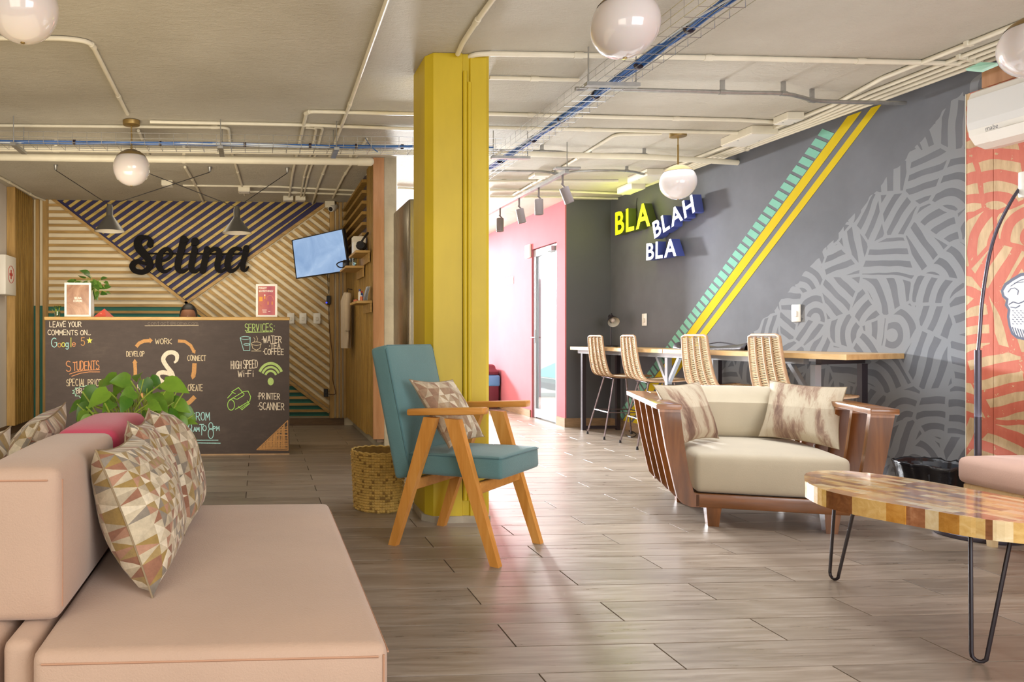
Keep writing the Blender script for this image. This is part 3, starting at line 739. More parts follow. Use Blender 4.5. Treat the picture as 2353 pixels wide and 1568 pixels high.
# ---- lounge chair with teak boards
LO = Vector((2.65, 3.64, 0)); ang = math.atan2(-.324, .946)
lc = thing('lounge_chair', 'wide teak slatted lounge chair with cream cushions beside the coffee table', 'lounge chair', tuple(LO), ang)
oprof = [(-.535, .617), (-.50, .40), (-.458, .20), (-.445, .145), (-.42, .115), (-.38, .10), (-.34, .10)]
iprof = [(-.34, .17), (-.365, .175), (-.385, .25), (-.41, .42), (-.432, .617)]
for sgn in (-1, 1):
    for k, b in enumerate([.0, .20, .40, .60, .80]):
        sc_ = 1.0 if k < 4 else .98
        pts = [Vector((-sgn*x*1, b, z)) if sgn > 0 else Vector((x, b, z)) for x, z in oprof+iprof]
        if sgn > 0: pts = [Vector((-x, b, z)) for x, z in oprof+iprof]
        th = .028 if k else .035
        # boards further back lean backwards too
        MB().prism(pts, (0, th, 0)).build('side_board', M['teak_v'], lc)
for i in range(6):
    x = -.40+i*.16
    pts = [Vector((x-.014, .80, .10)), Vector((x-.014, .92, .62)), Vector((x-.014, .985, .62)), Vector((x-.014, .88, .12)), Vector((x-.014, .84, .10))]
    MB().prism(pts, (.028, 0, 0)).build('back_board', M['teak_v'], lc)
for sgn in (-1, 1):
    x0, x1 = (-.55, -.425) if sgn < 0 else (.425, .55)
    MB().rbox((x0, -.015, .615), (x1, 1.0, .645), .006, 2).build('armrest', M['teak'], lc, smooth=True)
MB().rbox((-.424, .88, .615), (.424, 1.0, .645), .006, 2).build('top_rail', M['teak'], lc, smooth=True)
MB().rbox((-.36, .0, .10), (.36, .032, .172), .005, 2).build('front_rail', M['teak'], lc, smooth=True)
MB().box((-.36, .03, .10), (.36, .84, .135)).build('seat_base', M['teak'], lc)
for x, y in ((-.27, .04), (.27, .04), (-.30, .62), (.28, .66)):
    a, b = .036, .026; c = Vector((x, y, 0))
    P = [c+Vector(v) for v in ((-b, -b, 0), (b, -b, 0), (b, b, 0), (-b, b, 0), (-a, -a, .102), (a, -a, .102), (a, a, .102), (-a, a, .102))]
    MB().hexa(P).build('leg', M['teak_v'], lc)
mb = rb_mesh((-.355, .012, .175), (.355, .80, .385), .028, 3, 5, (.012, .012, .015)); mb.build('seat_cushion', M['cream_fab'], lc, smooth=True)
mb = rb_mesh((-.33, .74, .385), (.33, .88, .69), .045, 3, 4, (.0, .02, .01)); mb.build('back_cushion', M['cream_fab'], lc, smooth=True)
pl1 = pillow('cushion', atD(1574, 1018, 4.08), atD(1652, 1008, 4.25), atD(1606, 877, 4.5), atD(1500, 884, 4.2), .13, M['brush_a'], 'brown streaked square cushion at the left arm of the teak lounge chair', 'brown streaked cushions on the lounge chair', seed=21)
pl2 = pillow('cushion', atD(1743, 1003, 4.35), atD(1929, 1034, 3.92), atD(1946, 890, 4.12), atD(1768, 874, 4.5), .14, M['brush_b'], 'brown streaked square cushion at the right arm of the teak lounge chair', 'brown streaked cushions on the lounge chair', seed=22)
# ---- coffee table: butcher block organic top on hairpin legs
TT, TB = .462, .402
tp = [(1848, 1098), (1852, 1088), (1880, 1082), (1940, 1082), (2020, 1090), (2120, 1104), (2220, 1122), (2353, 1146)]
bp = [(1850, 1106), (1870, 1117), (1900, 1128), (1950, 1140), (2020, 1153), (2110, 1168), (2200, 1184), (2290, 1197), (2353, 1203)]
up_ = [atZ(x, y, TT) for x, y in tp]; lo_ = [atZ(x, y, TT) for x, y in bp]
e1 = lo_[-1]; e2 = up_[-1]
extra = [e1+Vector((.12, -.10, 0)), e1+Vector((.30, -.13, 0)), e1+Vector((.46, -.03, 0)), e1+Vector((.52, .12, 0)), e2+Vector((.08, -.10, 0))]
outl = [(p.x, p.y) for p in lo_]+[(p.x, p.y) for p in extra]+[(p.x, p.y) for p in up_[::-1]]
cx = sum(p[0] for p in outl)/len(outl); cy = sum(p[1] for p in outl)/len(outl)
tb = thing('coffee_table', 'glossy wood block coffee table with rounded top and black hairpin legs', 'coffee table', (cx, cy, 0))
# smooth the outline
ol = smoothline([Vector((x, y, 0)) for x, y in outl]+[Vector((outl[0][0], outl[0][1], 0))], 3)[:-1]; ol = [(p.x, p.y) for p in ol]
M['blocks'] = []
for nm, cs in (('pale', ['c79a55', 'd9b26c', 'e6c88c']), ('honey', ['a86f2a', 'c08738', 'cf9a4c']), ('brown', ['6b3f22', '86532e', '9d6a40']), ('reddish', ['8d5a38', 'a66f4b', 'bb8862']), ('cream', ['d8bc8a', 'e3cc9f', 'eddcb6'])):
    M['blocks'].append(wood('table_block_'+nm, cs, 1.6, 0, .16, rnd=.2, coat=.8, bump=.02))
tdir = (Vector(outl[6])-Vector(outl[1])).normalized(); tdir = Vector((.22, -.975)); tdir.normalize(); tn = Vector((-tdir.y, tdir.x))
proj = [(x*tdir.x+y*tdir.y, x*tn.x+y*tn.y) for x, y in ol]
umin, umax = min(p[0] for p in proj), max(p[0] for p in proj); vmin, vmax = min(p[1] for p in proj), max(p[1] for p in proj)
rnd = random.Random(3); v_ = vmin; nb = 0
while v_ < vmax:
    w = rnd.choice([.030, .036, .042]); u_ = umin-rnd.uniform(0, .15)
    while u_ < umax:
        L = rnd.choice([.035, .05, .07, .10]); pl = clip(clip(clip(clip(proj, -1, 0, -u_), 1, 0, u_+L), 0, -1, -v_), 0, 1, v_+w)
        if len(pl) >= 3:
            A = abs(sum(pl[i][0]*pl[(i+1) % len(pl)][1]-pl[(i+1) % len(pl)][0]*pl[i][1] for i in range(len(pl))))/2
            if A > 2e-5:
                pts = []
                for a in pl:
                    q3 = Vector((a[0]*tdir.x+a[1]*tn.x, a[0]*tdir.y+a[1]*tn.y, TB))
                    if not pts or (q3-pts[-1]).length > 1e-5: pts.append(q3)
                MB().prism(pts, (0, 0, TT-TB-rnd.uniform(0, .0004))).build('block', rnd.choices(M['blocks'], [3, 3, 1.6, 2, 1.6])[0], tb, world=True); nb += 1
        u_ += L
    v_ += w
def hairpin(foot, top1, top2):
    f = Vector(foot); a = Vector(top1); b = Vector(top2); d1 = (a-f); d2 = (b-f)
    side = (b-a).normalized()*.018
    pts = [a, f+Vector((0, 0, .03))-side]+[f+Vector((0, 0, .006+.020*(1-math.sin(t_))))-side*math.cos(t_) for t_ in (.5, 1.1, PI/2, PI-1.1, PI-.5)]+[f+Vector((0, 0, .03))+side, b]
    return MB().tube(pts, .0058, 8)
f1 = atZ(1917, 1335, 0); f2 = atZ(2250, 1525, 0)
for foot, a, b in ((f1, atZ(1918, 1150, TB), atZ(1965, 1160, TB)), (f2, atZ(2230, 1210, TB), atZ(2326, 1222, TB))):
    hairpin(foot, a, b).build('hairpin_leg', M['black_metal'], tb, True, True)
for foot, a, b in (((2.95, 2.62, 0), (2.86, 2.58, TB), (2.92, 2.5, TB)), ((2.72, 2.12, 0), (2.66, 2.22, TB), (2.74, 2.26, TB))):
    hairpin(foot, a, b).build('hairpin_leg', M['black_metal'], tb, True, True)
# ---- pink armchair at the right photo edge
pa = thing('armchair', 'low armchair with pale pink seat cushion and pale wooden legs at right edge', 'armchair', (3.68, 3.1, 0))
M['pale_pink'] = fabric('pale_pink_fabric', 'd9b3a2', .2)
rb_mesh((3.36, 2.82, .30), (4.0, 3.36, .43), .035, 3, 4, (.01, .01, .015)).build('seat_cushion', M['pale_pink'], pa, True, True)
rb_mesh((3.86, 2.82, .43), (4.0, 3.36, .82), .04, 3, 3, (.01, .01, .01)).build('back_cushion', M['pale_pink'], pa, True, True)
M['pale_wood'] = wood('pale_ash', ['c8a878', 'd8bb8d', 'e4cba2'], 1, 2, .5)
MB().rbox((3.38, 2.84, .25), (3.99, 3.34, .30), .006, 1).build('seat_frame', M['pale_wood'], pa, world=True)
for x, y in ((3.41, 2.87), (3.96, 2.87), (3.50, 3.31), (3.96, 3.30)):
    MB().hexa([Vector((x+dx, y+dy, z)) for z, k in ((0, .014), (.25, .022)) for dx, dy in ((-k, -k), (k, -k), (k, k), (-k, k))]).build('leg', M['pale_wood'], pa, world=True)
# ---- floor lamp with arc
fb = atZ(2247, 1232, 0)
la_ = thing('floor_lamp', 'tall dark arc floor lamp with round base behind the coffee table', 'lamp', (fb.x, fb.y, 0))
M['lamp_metal'] = mat('purple_grey_metal', '5a5560', .3, .6)
MB().lathe([(.001, 0), (.17, 0), (.175, .006), (.175, .02), (.165, .028), (.001, .03)], n=40).build('base', M['lamp_metal'], la_, smooth=True)
pz = 1-(805-776)/F*3.62
MB().tube([(0, 0, .02), (0, 0, pz)], .0145, 14).build('pole', M['lamp_metal'], la_, smooth=True)
arc = [(2251, 805), (2252, 760), (2256, 700), (2264, 640), (2275, 580), (2292, 525), (2314, 480), (2338, 440), (2375, 395), (2430, 350), (2500, 325), (2570, 330)]
dd0 = (Vector((fb.x, fb.y, 1))-O0).length; fy = fb.y
P_ = [atY(x, y, fy) for x, y in arc]
MB().tube(smoothline([Vector((fb.x, fb.y, pz-.02))]+P_[1:], 3), .0075, 10).build('arc_arm', M['lamp_metal'], la_, True, True)
e = P_[-1]
MB().lathe([(.02, 0), (.06, -.02), (.12, -.09), (.14, -.14), (.135, -.14), (.055, -.025), (.001, -.01)], c=tuple(e), n=28).build('lamp_shade', M['lamp_metal'], la_, True, True)
w0 = atY(2352, 424, fy-.02); MB().rbox((w0.x-.01, w0.y-.02, w0.z-.065), (w0.x+.03, w0.y+.02, w0.z+.065), .006, 2).build('arm_clamp', M['plastic'], la_, True, True)
# ---- waste bin with black bag by the mural wall
M['bin'] = mat('dark_bin_plastic', '3a3f46', .35); M['bag'] = mat('black_bag_film', '1a1a1e', .22, bump=.5, bscale=30)
bc = atD(2148, 1100, 4.05); bc = Vector((bc.x, bc.y, 0))
bn = thing('waste_bin', 'dark round waste bin lined with a black plastic bag under the mural', 'bin', tuple(bc))
MB().lathe([(.001, 0), (.125, 0), (.13, .01), (.165, .27), (.172, .29), (.16, .29), (.12, .02), (.001, .02)], n=36).build('bin_body', M['bin'], bn, smooth=True)
mb = MB(); vs = []; n = 48; rnd = random.Random(4)
rings = [(.155, .19), (.163, .25), (.172, .285), (.176, .302), (.170, .308), (.160, .298), (.150, .24), (.125, .12), (.09, .04)]
fr = [rnd.uniform(-1, 1) for _ in range(n)]
for j, (r_, z_) in enumerate(rings):
    for k in range(n):
        a = 2*PI*k/n; w = (math.sin(k*2.1+j)+fr[k])*.006*(1 if j != 2 else .6)
        if j == 0: z2 = z_+.025*fr[k]
        else: z2 = z_+.008*fr[(k*3) % n]
        vs.append(((r_+w)*math.cos(a)*1.04, (r_+w)*math.sin(a)*1.04, z2))
fs = [(j*n+k, j*n+(k+1) % n, (j+1)*n+(k+1) % n, (j+1)*n+k) for j in range(len(rings)-1) for k in range(n)]
mb.add(vs, fs).build('bin_bag', M['bag'], bn, smooth=True, angle=0)
# ================================================================= COLUMN
t = NT('yellow_column_paint'); v = t.coord('Object', (1, 1, .25)); nz = t.noise(v, 5, 4, .6); n2 = t.noise(t.coord('Object'), 1.5, 2, .5)
t.base(t.ramp(t.math('ADD', t.math('MULTIPLY', nz, .5), t.math('MULTIPLY', n2, .5)), [(.35, 'b89f16'), (.6, 'cbb11c')])); t.b.inputs['Roughness'].default_value = .5
t.bump(nz, .2, .01); M['yellow'] = t.m
cf = atZ(975, 1203, 0)
cx0, cx1 = .905, 1.25; cyf = 3.90; cyb = 4.24
colm = thing('column', 'yellow painted concrete column standing behind the teal armchair', 'column', ((cx0+cx1)/2, (cyf+cyb)/2, 0))
chm = .035
def colpoly(g=0.0):
    return [(cx0-g, cyb+g), (cx0-g, cyf+chm*1.6-g*.4), (cx0+chm-g*.4, cyf-g), (1.098, cyf-g), (1.103, cyf+.012), (1.138, cyf+.012), (1.143, cyf-g), (cx1-.02+g*.4, cyf-g), (cx1+g, cyf+.02-g*.4), (cx1+g, cyb+g)]
MB().prism([Vector((x, y, .035)) for x, y in colpoly()], (0, 0, CEIL-.037)).build('shaft', M['yellow'], colm, world=True)
rnd = random.Random(2); mb = MB()
pf = [(x+rnd.uniform(-.006, .006), y+rnd.uniform(-.004, .004)) for x, y in [(cx0-.012, cyb), (cx0-.012, cyf+.06), (cx0+.03, cyf-.012), (1.0, cyf-.014), (1.1, cyf-.010), (1.18, cyf-.014), (cx1, cyf-.01), (cx1+.01, cyb)]]
mb.prism([Vector((x, y, 0)) for x, y in pf], (0, 0, .035)).build('base_mortar', M['concrete'], colm, world=True)
mb.build  # no-op
for x, z1 in ((1.112, CEIL-.10), (1.135, CEIL-.16)):
    MB().tube([(x, cyf-.004, .12), (x, cyf-.004, z1)], .0115, 10).build('painted_conduit', M['yellow'], colm, True, True)
# ================================================================= FRIDGE
t = NT('brushed_steel'); t.base('8f8777'); t.b.inputs['Metallic'].default_value = .9; nz = t.noise(t.coord('Object', (40, 40, .6)), 6, 3, .6)
t.l(t.ramp(nz, [(.3, (.22,)*3+(1,)), (.7, (.36,)*3+(1,))]), t.b.inputs['Roughness']); M['steel'] = t.m
fx, fy0, fy1 = 1.12, 5.42, 6.05; fh = 2.04
fr_ = thing('refrigerator', 'tall brushed steel refrigerator standing between concrete pier and yellow column', 'refrigerator', (fx+.25, (fy0+fy1)/2, 0))
MB().rbox((fx, fy0+.04, .04), (fx+.5, fy1, fh), .012, 2).build('body', M['steel'], fr_, True, True)
MB().rbox((fx, fy0, .08), (fx+.5, fy0+.036, fh-.0), .014, 3).build('door', M['steel'], fr_, True, True)
MB().tube(smoothline([(fx+.44, fy0-.002, .9), (fx+.44, fy0-.04, .95), (fx+.44, fy0-.045, 1.3), (fx+.44, fy0-.04, 1.65), (fx+.44, fy0-.002, 1.7)], 3), .012, 8).build('handle', M['chrome'], fr_, True, True)
MB().box((fx+.02, fy0+.05, 0), (fx+.48, fy1-.02, .04)).build('plinth', M['plastic_dark'], fr_, world=True)
# ================================================================= RECEPTION DESK
YD = 6.24
d0 = atY(104, 1046, YD); d1 = atY(665, 1046, YD); dxa, dxb = d0.x, d1.x; dh = 1+(776-729)/F*YD*.998
t = NT('chalkboard'); v = t.coord('Object'); a = t.noise(v, 3, 5, .7); b_ = t.noise(t.coord('Object', (1, 1, 3)), 9, 4, .7)
t.base(t.ramp(t.math('ADD', t.math('MULTIPLY', a, .6), t.math('MULTIPLY', b_, .4)), [(.35, '3a302c'), (.55, '423733'), (.75, '51463f')])); t.b.inputs['Roughness'].default_value = .75; M['chalkboard'] = t.m
dk = thing('reception_desk', 'reception desk with black chalkboard front covered in chalk lettering', 'reception desk', ((dxa+dxb)/2, YD+.3, 0))
MB().box((dxa, YD, .004), (dxb, YD+.022, dh-.028)).build('chalkboard_front', M['chalkboard'], dk, world=True)
MB().box((dxa, YD+.023, .004), (dxa+.022, YD+.62, dh-.028)).build('side_panel', M['slat'], dk, world=True)
MB().box((dxb-.022, YD+.023, .004), (dxb, YD+.62, dh-.028)).build('side_panel', M['slat'], dk, world=True)
MB().rbox((dxa-.008, YD-.008, dh-.027), (dxb+.004, YD+.30, dh), .004, 1).build('counter_top', M['slat'], dk, world=True)
MB().box((dxa+.023, YD+.02, .72), (dxb-.023, YD+.62, .75)).build('work_surface', M['slat'], dk, world=True)
MB().box((dxa, YD-.012, 0), (dxb, YD-.001, .012)).build('floor_strip', M['tile_base'], dk, world=True)
# ---- chalk lettering: single stroke alphabet on a 4 x 6 grid
def arc(cx, cy, rx, ry, a0, a1, n=10): return [(cx+rx*math.cos(math.radians(a0+(a1-a0)*i/n)), cy+ry*math.sin(math.radians(a0+(a1-a0)*i/n))) for i in range(n+1)]
FT = {
 'A': [[(0, 0), (2, 6), (4, 0)], [(.7, 2), (3.3, 2)]], 'B': [[(0, 0), (0, 6)]+arc(1.6, 4.6, 1.8, 1.4, 90, -90)+[(0, 3.2)], [(0, 3.2)]+arc(1.8, 1.6, 2, 1.6, 90, -90)+[(0, 0)]],
 'C': [arc(2.3, 3, 2.2, 3, 50, 310)], 'D': [[(0, 0), (0, 6)]+arc(1, 3, 2.8, 3, 90, -90)+[(0, 0)]], 'E': [[(3.5, 6), (0, 6), (0, 0), (3.5, 0)], [(0, 3.1), (3, 3.1)]],
 'F': [[(3.5, 6), (0, 6), (0, 0)], [(0, 3.1), (3, 3.1)]], 'G': [arc(2.3, 3, 2.2, 3, 50, 330)+[(4.2, 3), (2.6, 3)]], 'H': [[(0, 0), (0, 6)], [(3.7, 0), (3.7, 6)], [(0, 3), (3.7, 3)]],
 'I': [[(1.5, 0), (1.5, 6)]], 'J': [[(3, 6), (3, 1.2)]+arc(1.7, 1.2, 1.3, 1.2, 0, -180)], 'K': [[(0, 0), (0, 6)], [(3.6, 6), (0, 2.6), (3.8, 0)]], 'L': [[(0, 6), (0, 0), (3.2, 0)]],
 'M': [[(0, 0), (.3, 6), (2.1, 2), (3.9, 6), (4.2, 0)]], 'N': [[(0, 0), (0, 6), (3.7, 0), (3.7, 6)]], 'O': [arc(2, 3, 2, 3, 90, 450, 16)], 'P': [[(0, 0), (0, 6)]+arc(1.6, 4.5, 1.9, 1.5, 90, -90)+[(0, 3)]],
 'R': [[(0, 0), (0, 6)]+arc(1.6, 4.5, 1.9, 1.5, 90, -90)+[(0, 3)], [(1.4, 3), (3.8, 0)]], 'S': [arc(2, 4.5, 1.8, 1.5, 40, 250)+arc(2, 1.5, 1.9, 1.5, 75, -150)], 'T': [[(-.1, 6), (4.1, 6)], [(2, 6), (2, 0)]],
 'U': [[(0, 6), (0, 2)]+arc(1.9, 2, 1.9, 2, 180, 360)+[(3.8, 6)]], 'V': [[(0, 6), (1.9, 0), (3.8, 6)]], 'W': [[(0, 6), (1.1, 0), (2.3, 4.4), (3.5, 0), (4.6, 6)]], 'Y': [[(0, 6), (2, 3.1), (4, 6)], [(2, 3.1), (1.6, 0)]],
 'X': [[(0, 0), (4, 6)], [(0, 6), (4, 0)]], '5': [[(3.5, 6), (.6, 6), (.4, 3.4)]+arc(1.9, 1.9, 1.9, 1.9, 110, -150)], '8': [arc(2, 4.5, 1.5, 1.5, -90, 270, 14), arc(2, 1.2, 1.9, 2.2, 90, 450, 14)],
 '.': [[(0, 0), (.5, .4)]], ':': [[(1, 1), (1.4, 1.3)], [(1, 4), (1.4, 4.3)]], '-': [[(.4, 2.8), (2.8, 2.8)]], '·': [[(.6, 2.8), (1.3, 3.1)]],
 'o': [arc(1.6, 1.9, 1.6, 1.9, 90, 450, 12)], 'g': [arc(1.6, 1.9, 1.6, 1.9, 80, 440, 12), [(3.2, 3.8), (3.2, -1)]+arc(1.7, -1, 1.5, 1.2, 0, -160)], 'l': [[(.6, 6), (.6, 0)]], 'e': [[(.1, 2), (3.1, 2)]+arc(1.6, 1.9, 1.5, 1.9, 10, 320)],
 'i': [[(.6, 0), (.6, 3.6)], [(.6, 5), (.7, 5.3)]], 'a': [arc(1.5, 1.9, 1.5, 1.9, 60, 400), [(3, 3.8), (3.1, 0)]], 'm': [[(0, 0), (0, 3.7)]+arc(1, 2.6, 1, 1.1, 180, 0)+[(2, 0)], [(2, 2.6)]+arc(3, 2.6, 1, 1.1, 180, 0)+[(4, 0)]],
 'p': [[(0, -2), (0, 3.8)], arc(1.5, 1.9, 1.5, 1.9, 150, -150)], 'n': [[(0, 0), (0, 3.7)]+arc(1.2, 2.4, 1.2, 1.3, 180, 0)+[(2.4, 0)]], 'c': [arc(1.6, 1.9, 1.6, 1.9, 50, 310)], 't': [[(1, 5.4), (1, .4), (2, 0)], [(0, 3.8), (2.2, 3.8)]],
 'r': [[(0, 0), (0, 3.7)], arc(1.3, 2.4, 1.2, 1.3, 170, 50)], '@': [arc(2.4, 2.2, 2.3, 2.3, -20, 300), arc(2.4, 2.2, 1, 1, 0, 360)], 's': [arc(1.5, 2.9, 1.2, .9, 40, 250)+arc(1.5, 1, 1.3, 1, 75, -150)],
}
def chalkmat(name, c):
    t = NT(name); nz = t.noise(t.coord('Object'), 190, 3, .7); c1 = lin(c); c0 = tuple(a*.72+b*.28 for a, b in zip(c1, lin('423733')))
    t.base(t.ramp(nz, [(.42, c0), (.56, c1)])); t.b.inputs['Roughness'].default_value = .9; return t.m
CH = {k: chalkmat('chalk_'+k, c) for k, c in dict(white='d8ccb8', cream='c9b99a', orange='c98a5c', green='a9c474', mint='9fd0b8', yellow='d3cf5a', blue='9fd2d2', lime='a4dc62', tan='b98a55', faint='6f655c').items()}
def P2(px, py, off=.0012):
    p = atY(px, py, YD); return Vector((p.x, YD-off, p.z))
DEP = [0]
def ribbon(mb, pts, w):          # pts in pixels, w in pixels
    P = [Vector((x, y)) for x, y in pts]
    for a, b in zip(P[:-1], P[1:]):
        d = b-a
        if d.length < .01: continue
        d.normalize(); n = Vector((-d.y, d.x))*w/2; e = d*w*.35
        q4 = [a-e+n, b+e+n, b+e-n, a-e-n]
        DEP[0] = (DEP[0]+1) % 60; mb.add([P2(*q_, .0012+DEP[0]*.00003) for q_ in q4], [(0, 1, 2, 3)])
def chalk(name, lines, col, w=1.7):
    mb = MB()
    for (txt, x0, y0, x1, h, skew) in lines:     # baseline left, right end, cap height, baseline rise
        rnd = random.Random(len(txt)+int(x0)); adv = []
        for ch_ in txt:
            wd_ = {' ': 2.5, 'I': 3.2, 'i': 1.8, 'l': 1.8, '.': 1.4, ':': 2.6, '·': 2.4, '-': 3.4, 'W': 5.8, 'M': 5.3, 'm': 5.2}.get(ch_, 4.2 if ch_.islower() else 5.0); adv.append(wd_)
        tot = sum(adv)-1; sx = (x1-x0)/tot; sy = h/6; x = 0
        for ch_, a in zip(txt, adv):
            if ch_ != ' ':
                jy = rnd.uniform(-.25, .25); js = rnd.uniform(.94, 1.06)
                for st in FT[ch_]:
                    ribbon(mb, [(x0+(x+px_)*sx, y0-(py_*js+jy)*sy+skew*(x+px_)/tot) for px_, py_ in st], w)
            x += a
    return mb.build(name, CH[col], dk, world=True)
chalk('chalk_lettering', [('LEAVE YOUR', 114, 752, 187, 12, -1), ('COMMENTS ON...', 110, 770, 208, 11, 0)], 'white', 1.4)
chalk('chalk_lettering', [('G', 118, 799, 130, 22, 0), ('g', 151, 798, 157, 15, 0)], 'blue', 1.6)
chalk('chalk_lettering', [('o', 133, 798, 140, 15, 0), ('5', 186, 794, 195, 18, 0)], 'tan', 1.6)
chalk('chalk_lettering', [('o', 142, 798, 149, 15, 0), ('l', 161, 797, 164, 20, 0)], 'yellow', 1.6)
chalk('chalk_lettering', [('e', 166, 796, 174, 15, 0)], 'orange', 1.6)
mb = MB(); star = [(206+7*(1 if i % 2 == 0 else .42)*math.sin(PI*i/5), 783-8*(1 if i % 2 == 0 else .42)*math.cos(PI*i/5)) for i in range(10)]
mb.add([P2(x, y) for x, y in star]+[P2(206, 783)], [(i, (i+1) % 10, 10) for i in range(10)]); mb.build('chalk_star', CH['yellow'], dk, world=True)
chalk('chalk_lettering', [('S', 152, 855, 163, 25, 0), ('TUDENTS', 168, 852, 228, 20, -3)], 'orange', 1.8)
mb = MB(); ribbon(mb, [(160, 860), (175, 855), (200, 851), (229, 850)], 1.6); ribbon(mb, [(165, 865), (185, 858), (205, 855), (229, 855)], 1.6); mb.build('chalk_underline', CH['orange'], dk, world=True)
chalk('chalk_lettering', [('SPECIAL PRICES', 153, 887, 240, 15, 0)], 'cream', 1.4)
chalk('chalk_lettering', [('BRING', 176, 904, 208, 11, 0)], 'white', 1.3)
mb = MB(); cl = []
for i in range(29):
    a = 2*PI*i/28; r_ = 1 if i % 2 else .8; cl.append((198+32*r_*math.cos(a), 901+15*r_*math.sin(a)))
ribbon(mb, cl, 1.3); mb.build('chalk_cloud', CH['mint'], dk, world=True)
chalk('chalk_lettering', [('WORK', 357, 791, 395, 12, 0)], 'cream', 1.4)
chalk('chalk_lettering', [('contact@some.com', 340, 747, 455, 9, 0)], 'faint', 1.1)
mb = MB(); ribbon(mb, [(333, 749), (456, 748)], 1.2); mb.build('chalk_underline', CH['cream'], dk, world=True)
chalk('chalk_lettering', [('DEVELOP', 291, 819, 332, 11, 0), ('CONNECT', 431, 829, 473, 12, 0), ('CREATE', 432, 898, 466, 14, 0), ('RCH', 316, 895, 335, 10, 0)], 'cream', 1.4)
chalk('chalk_lettering', [('W', 374, 893, 384, 9, 0), ('O', 387, 896, 394, 10, 0), ('R', 397, 892, 402, 9, -1), ('K', 404, 887, 411, 9, -2)], 'white', 1.5)
def band(mb, pts, ws):
    P = [Vector(p) for p in pts]; L_ = []; R_ = []
    for i, p in enumerate(P):
        a = P[max(i-1, 0)]; b = P[min(i+1, len(P)-1)]; d = (b-a).normalized(); n = Vector((-d.y, d.x))*ws[i]/2; L_.append(p+n); R_.append(p-n)
    n = len(P); mb.add([P2(*q_, .0012+i_*.00004) for i_, q_ in enumerate(L_)]+[P2(*q_, .0012+i_*.00004) for i_, q_ in enumerate(R_)], [(i, i+1, n+i+1, n+i) for i in range(n-1)])
def arrow(pts, w, head, hl, col):
    mb = MB(); band(mb, pts, [w]*len(pts)); e = Vector(pts[-1]); d = (e-Vector(pts[-2])).normalized(); n = Vector((-d.y, d.x))*head/2
    mb.add([P2(*(e+n)), P2(*(e+d*hl)), P2(*(e-n))], [(0, 1, 2)]); mb.build('chalk_arrow', CH[col], dk, world=True)
arrow([(313, 797), (320, 789), (331, 784), (344, 783)], 8, 14, 7, 'tan')
arrow([(409, 784), (425, 785), (438, 794), (445, 807)], 7, 11, 7, 'tan')
arrow([(311, 875), (311, 850), (310, 834)], 8, 12, 9, 'tan')
arrow([(447, 835), (446, 855), (444, 864)], 10, 12, 9, 'tan')
arrow([(448, 912), (435, 925), (415, 935), (395, 938)], 10, 16, 8, 'tan')
arrow([(337, 925), (332, 915), (327, 908)], 8, 12, 6, 'tan')
sp_ = smoothline([Vector((400, 834, 0)), Vector((406, 828, 0)), Vector((406, 816, 0)), Vector((396, 810, 0)), Vector((383, 813, 0)), Vector((375, 826, 0)), Vector((383, 842, 0)), Vector((394, 856, 0)), Vector((398, 870, 0)), Vector((391, 880, 0)), Vector((378, 880, 0)), Vector((365, 871, 0)), Vector((364, 860, 0)), Vector((375, 856, 0)), Vector((393, 860, 0))], 4)
mb = MB(); band(mb, [(p.x, p.y) for p in sp_], [min(10, 4+i*.8) for i in range(len(sp_))]); mb.build('chalk_emblem', CH['white'], dk, world=True)
chalk('chalk_lettering', [('FROM', 440, 967, 482, 18, -1)], 'blue', 1.7)
chalk('chalk_lettering', [('8', 432, 1000, 442, 26, 0), ('AM', 445, 992, 458, 10, 0), ('T', 459, 1000, 468, 24, 0), ('O', 466, 990, 474, 12, 0), ('8', 478, 1004, 491, 30, 0), ('PM', 490, 990, 504, 9, 0)], 'blue', 1.7)
mb = MB(); ribbon(mb, [(438, 1012), (501, 1012)], 1.9); ribbon(mb, [(436, 1018), (506, 1019)], 1.9); mb.build('chalk_underline', CH['blue'], dk, world=True)
chalk('chalk_lettering', [('SERVICES:', 563, 762, 631, 17, -1)], 'green', 1.6)
mb = MB(); ribbon(mb, [(566, 764), (627, 763)], 1.6); mb.build('chalk_underline', CH['green'], dk, world=True)
chalk('chalk_lettering', [('·WATER', 601, 788, 647, 15, 0), ('·TEA', 618, 801, 644, 11, 0), ('·COFFEE', 604, 815, 652, 13, 0)], 'white', 1.6)
chalk('chalk_lettering', [('HIGH SPEED', 531, 848, 592, 18, -2), ('Wi-Fi', 547, 866, 582, 15, 0)], 'white', 1.6)
chalk('chalk_lettering', [('·PRINTER', 592, 918, 643, 14, 0), ('·SCANNER', 592, 942, 653, 16, 0)], 'white', 1.6)
mb = MB(); ribbon(mb, [(552, 778), (560, 806), (574, 806), (575, 775)], 1.3); ribbon(mb, arc(563.5, 777, 11.5, 3.5, 0, 360, 16), 1.3); ribbon(mb, arc(567, 792, 7, 2, 0, 360, 12), 1.2); mb.build('chalk_drawing', CH['blue'], dk, world=True)
mb = MB(); ribbon(mb, arc(589, 790, 11, 4, 0, 360, 16), 1.2); ribbon(mb, [(578, 791), (581, 801), (589, 805), (597, 801), (600, 791)], 1.2); ribbon(mb, [(584, 786), (586, 780), (583, 776)], 1); ribbon(mb, [(590, 786), (592, 779), (589, 773)], 1); ribbon(mb, [(578, 807), (600, 807)], 1.2); mb.build('chalk_drawing', CH['cream'], dk, world=True)
mb = MB()
for r_, w in ((27, 6), (20, 5), (13, 5)): 
    a_ = arc(622, 869, r_*1.03, r_*1.25, 205, 335, 14); band(mb, [(x, y) for x, y in a_], [w]*15)
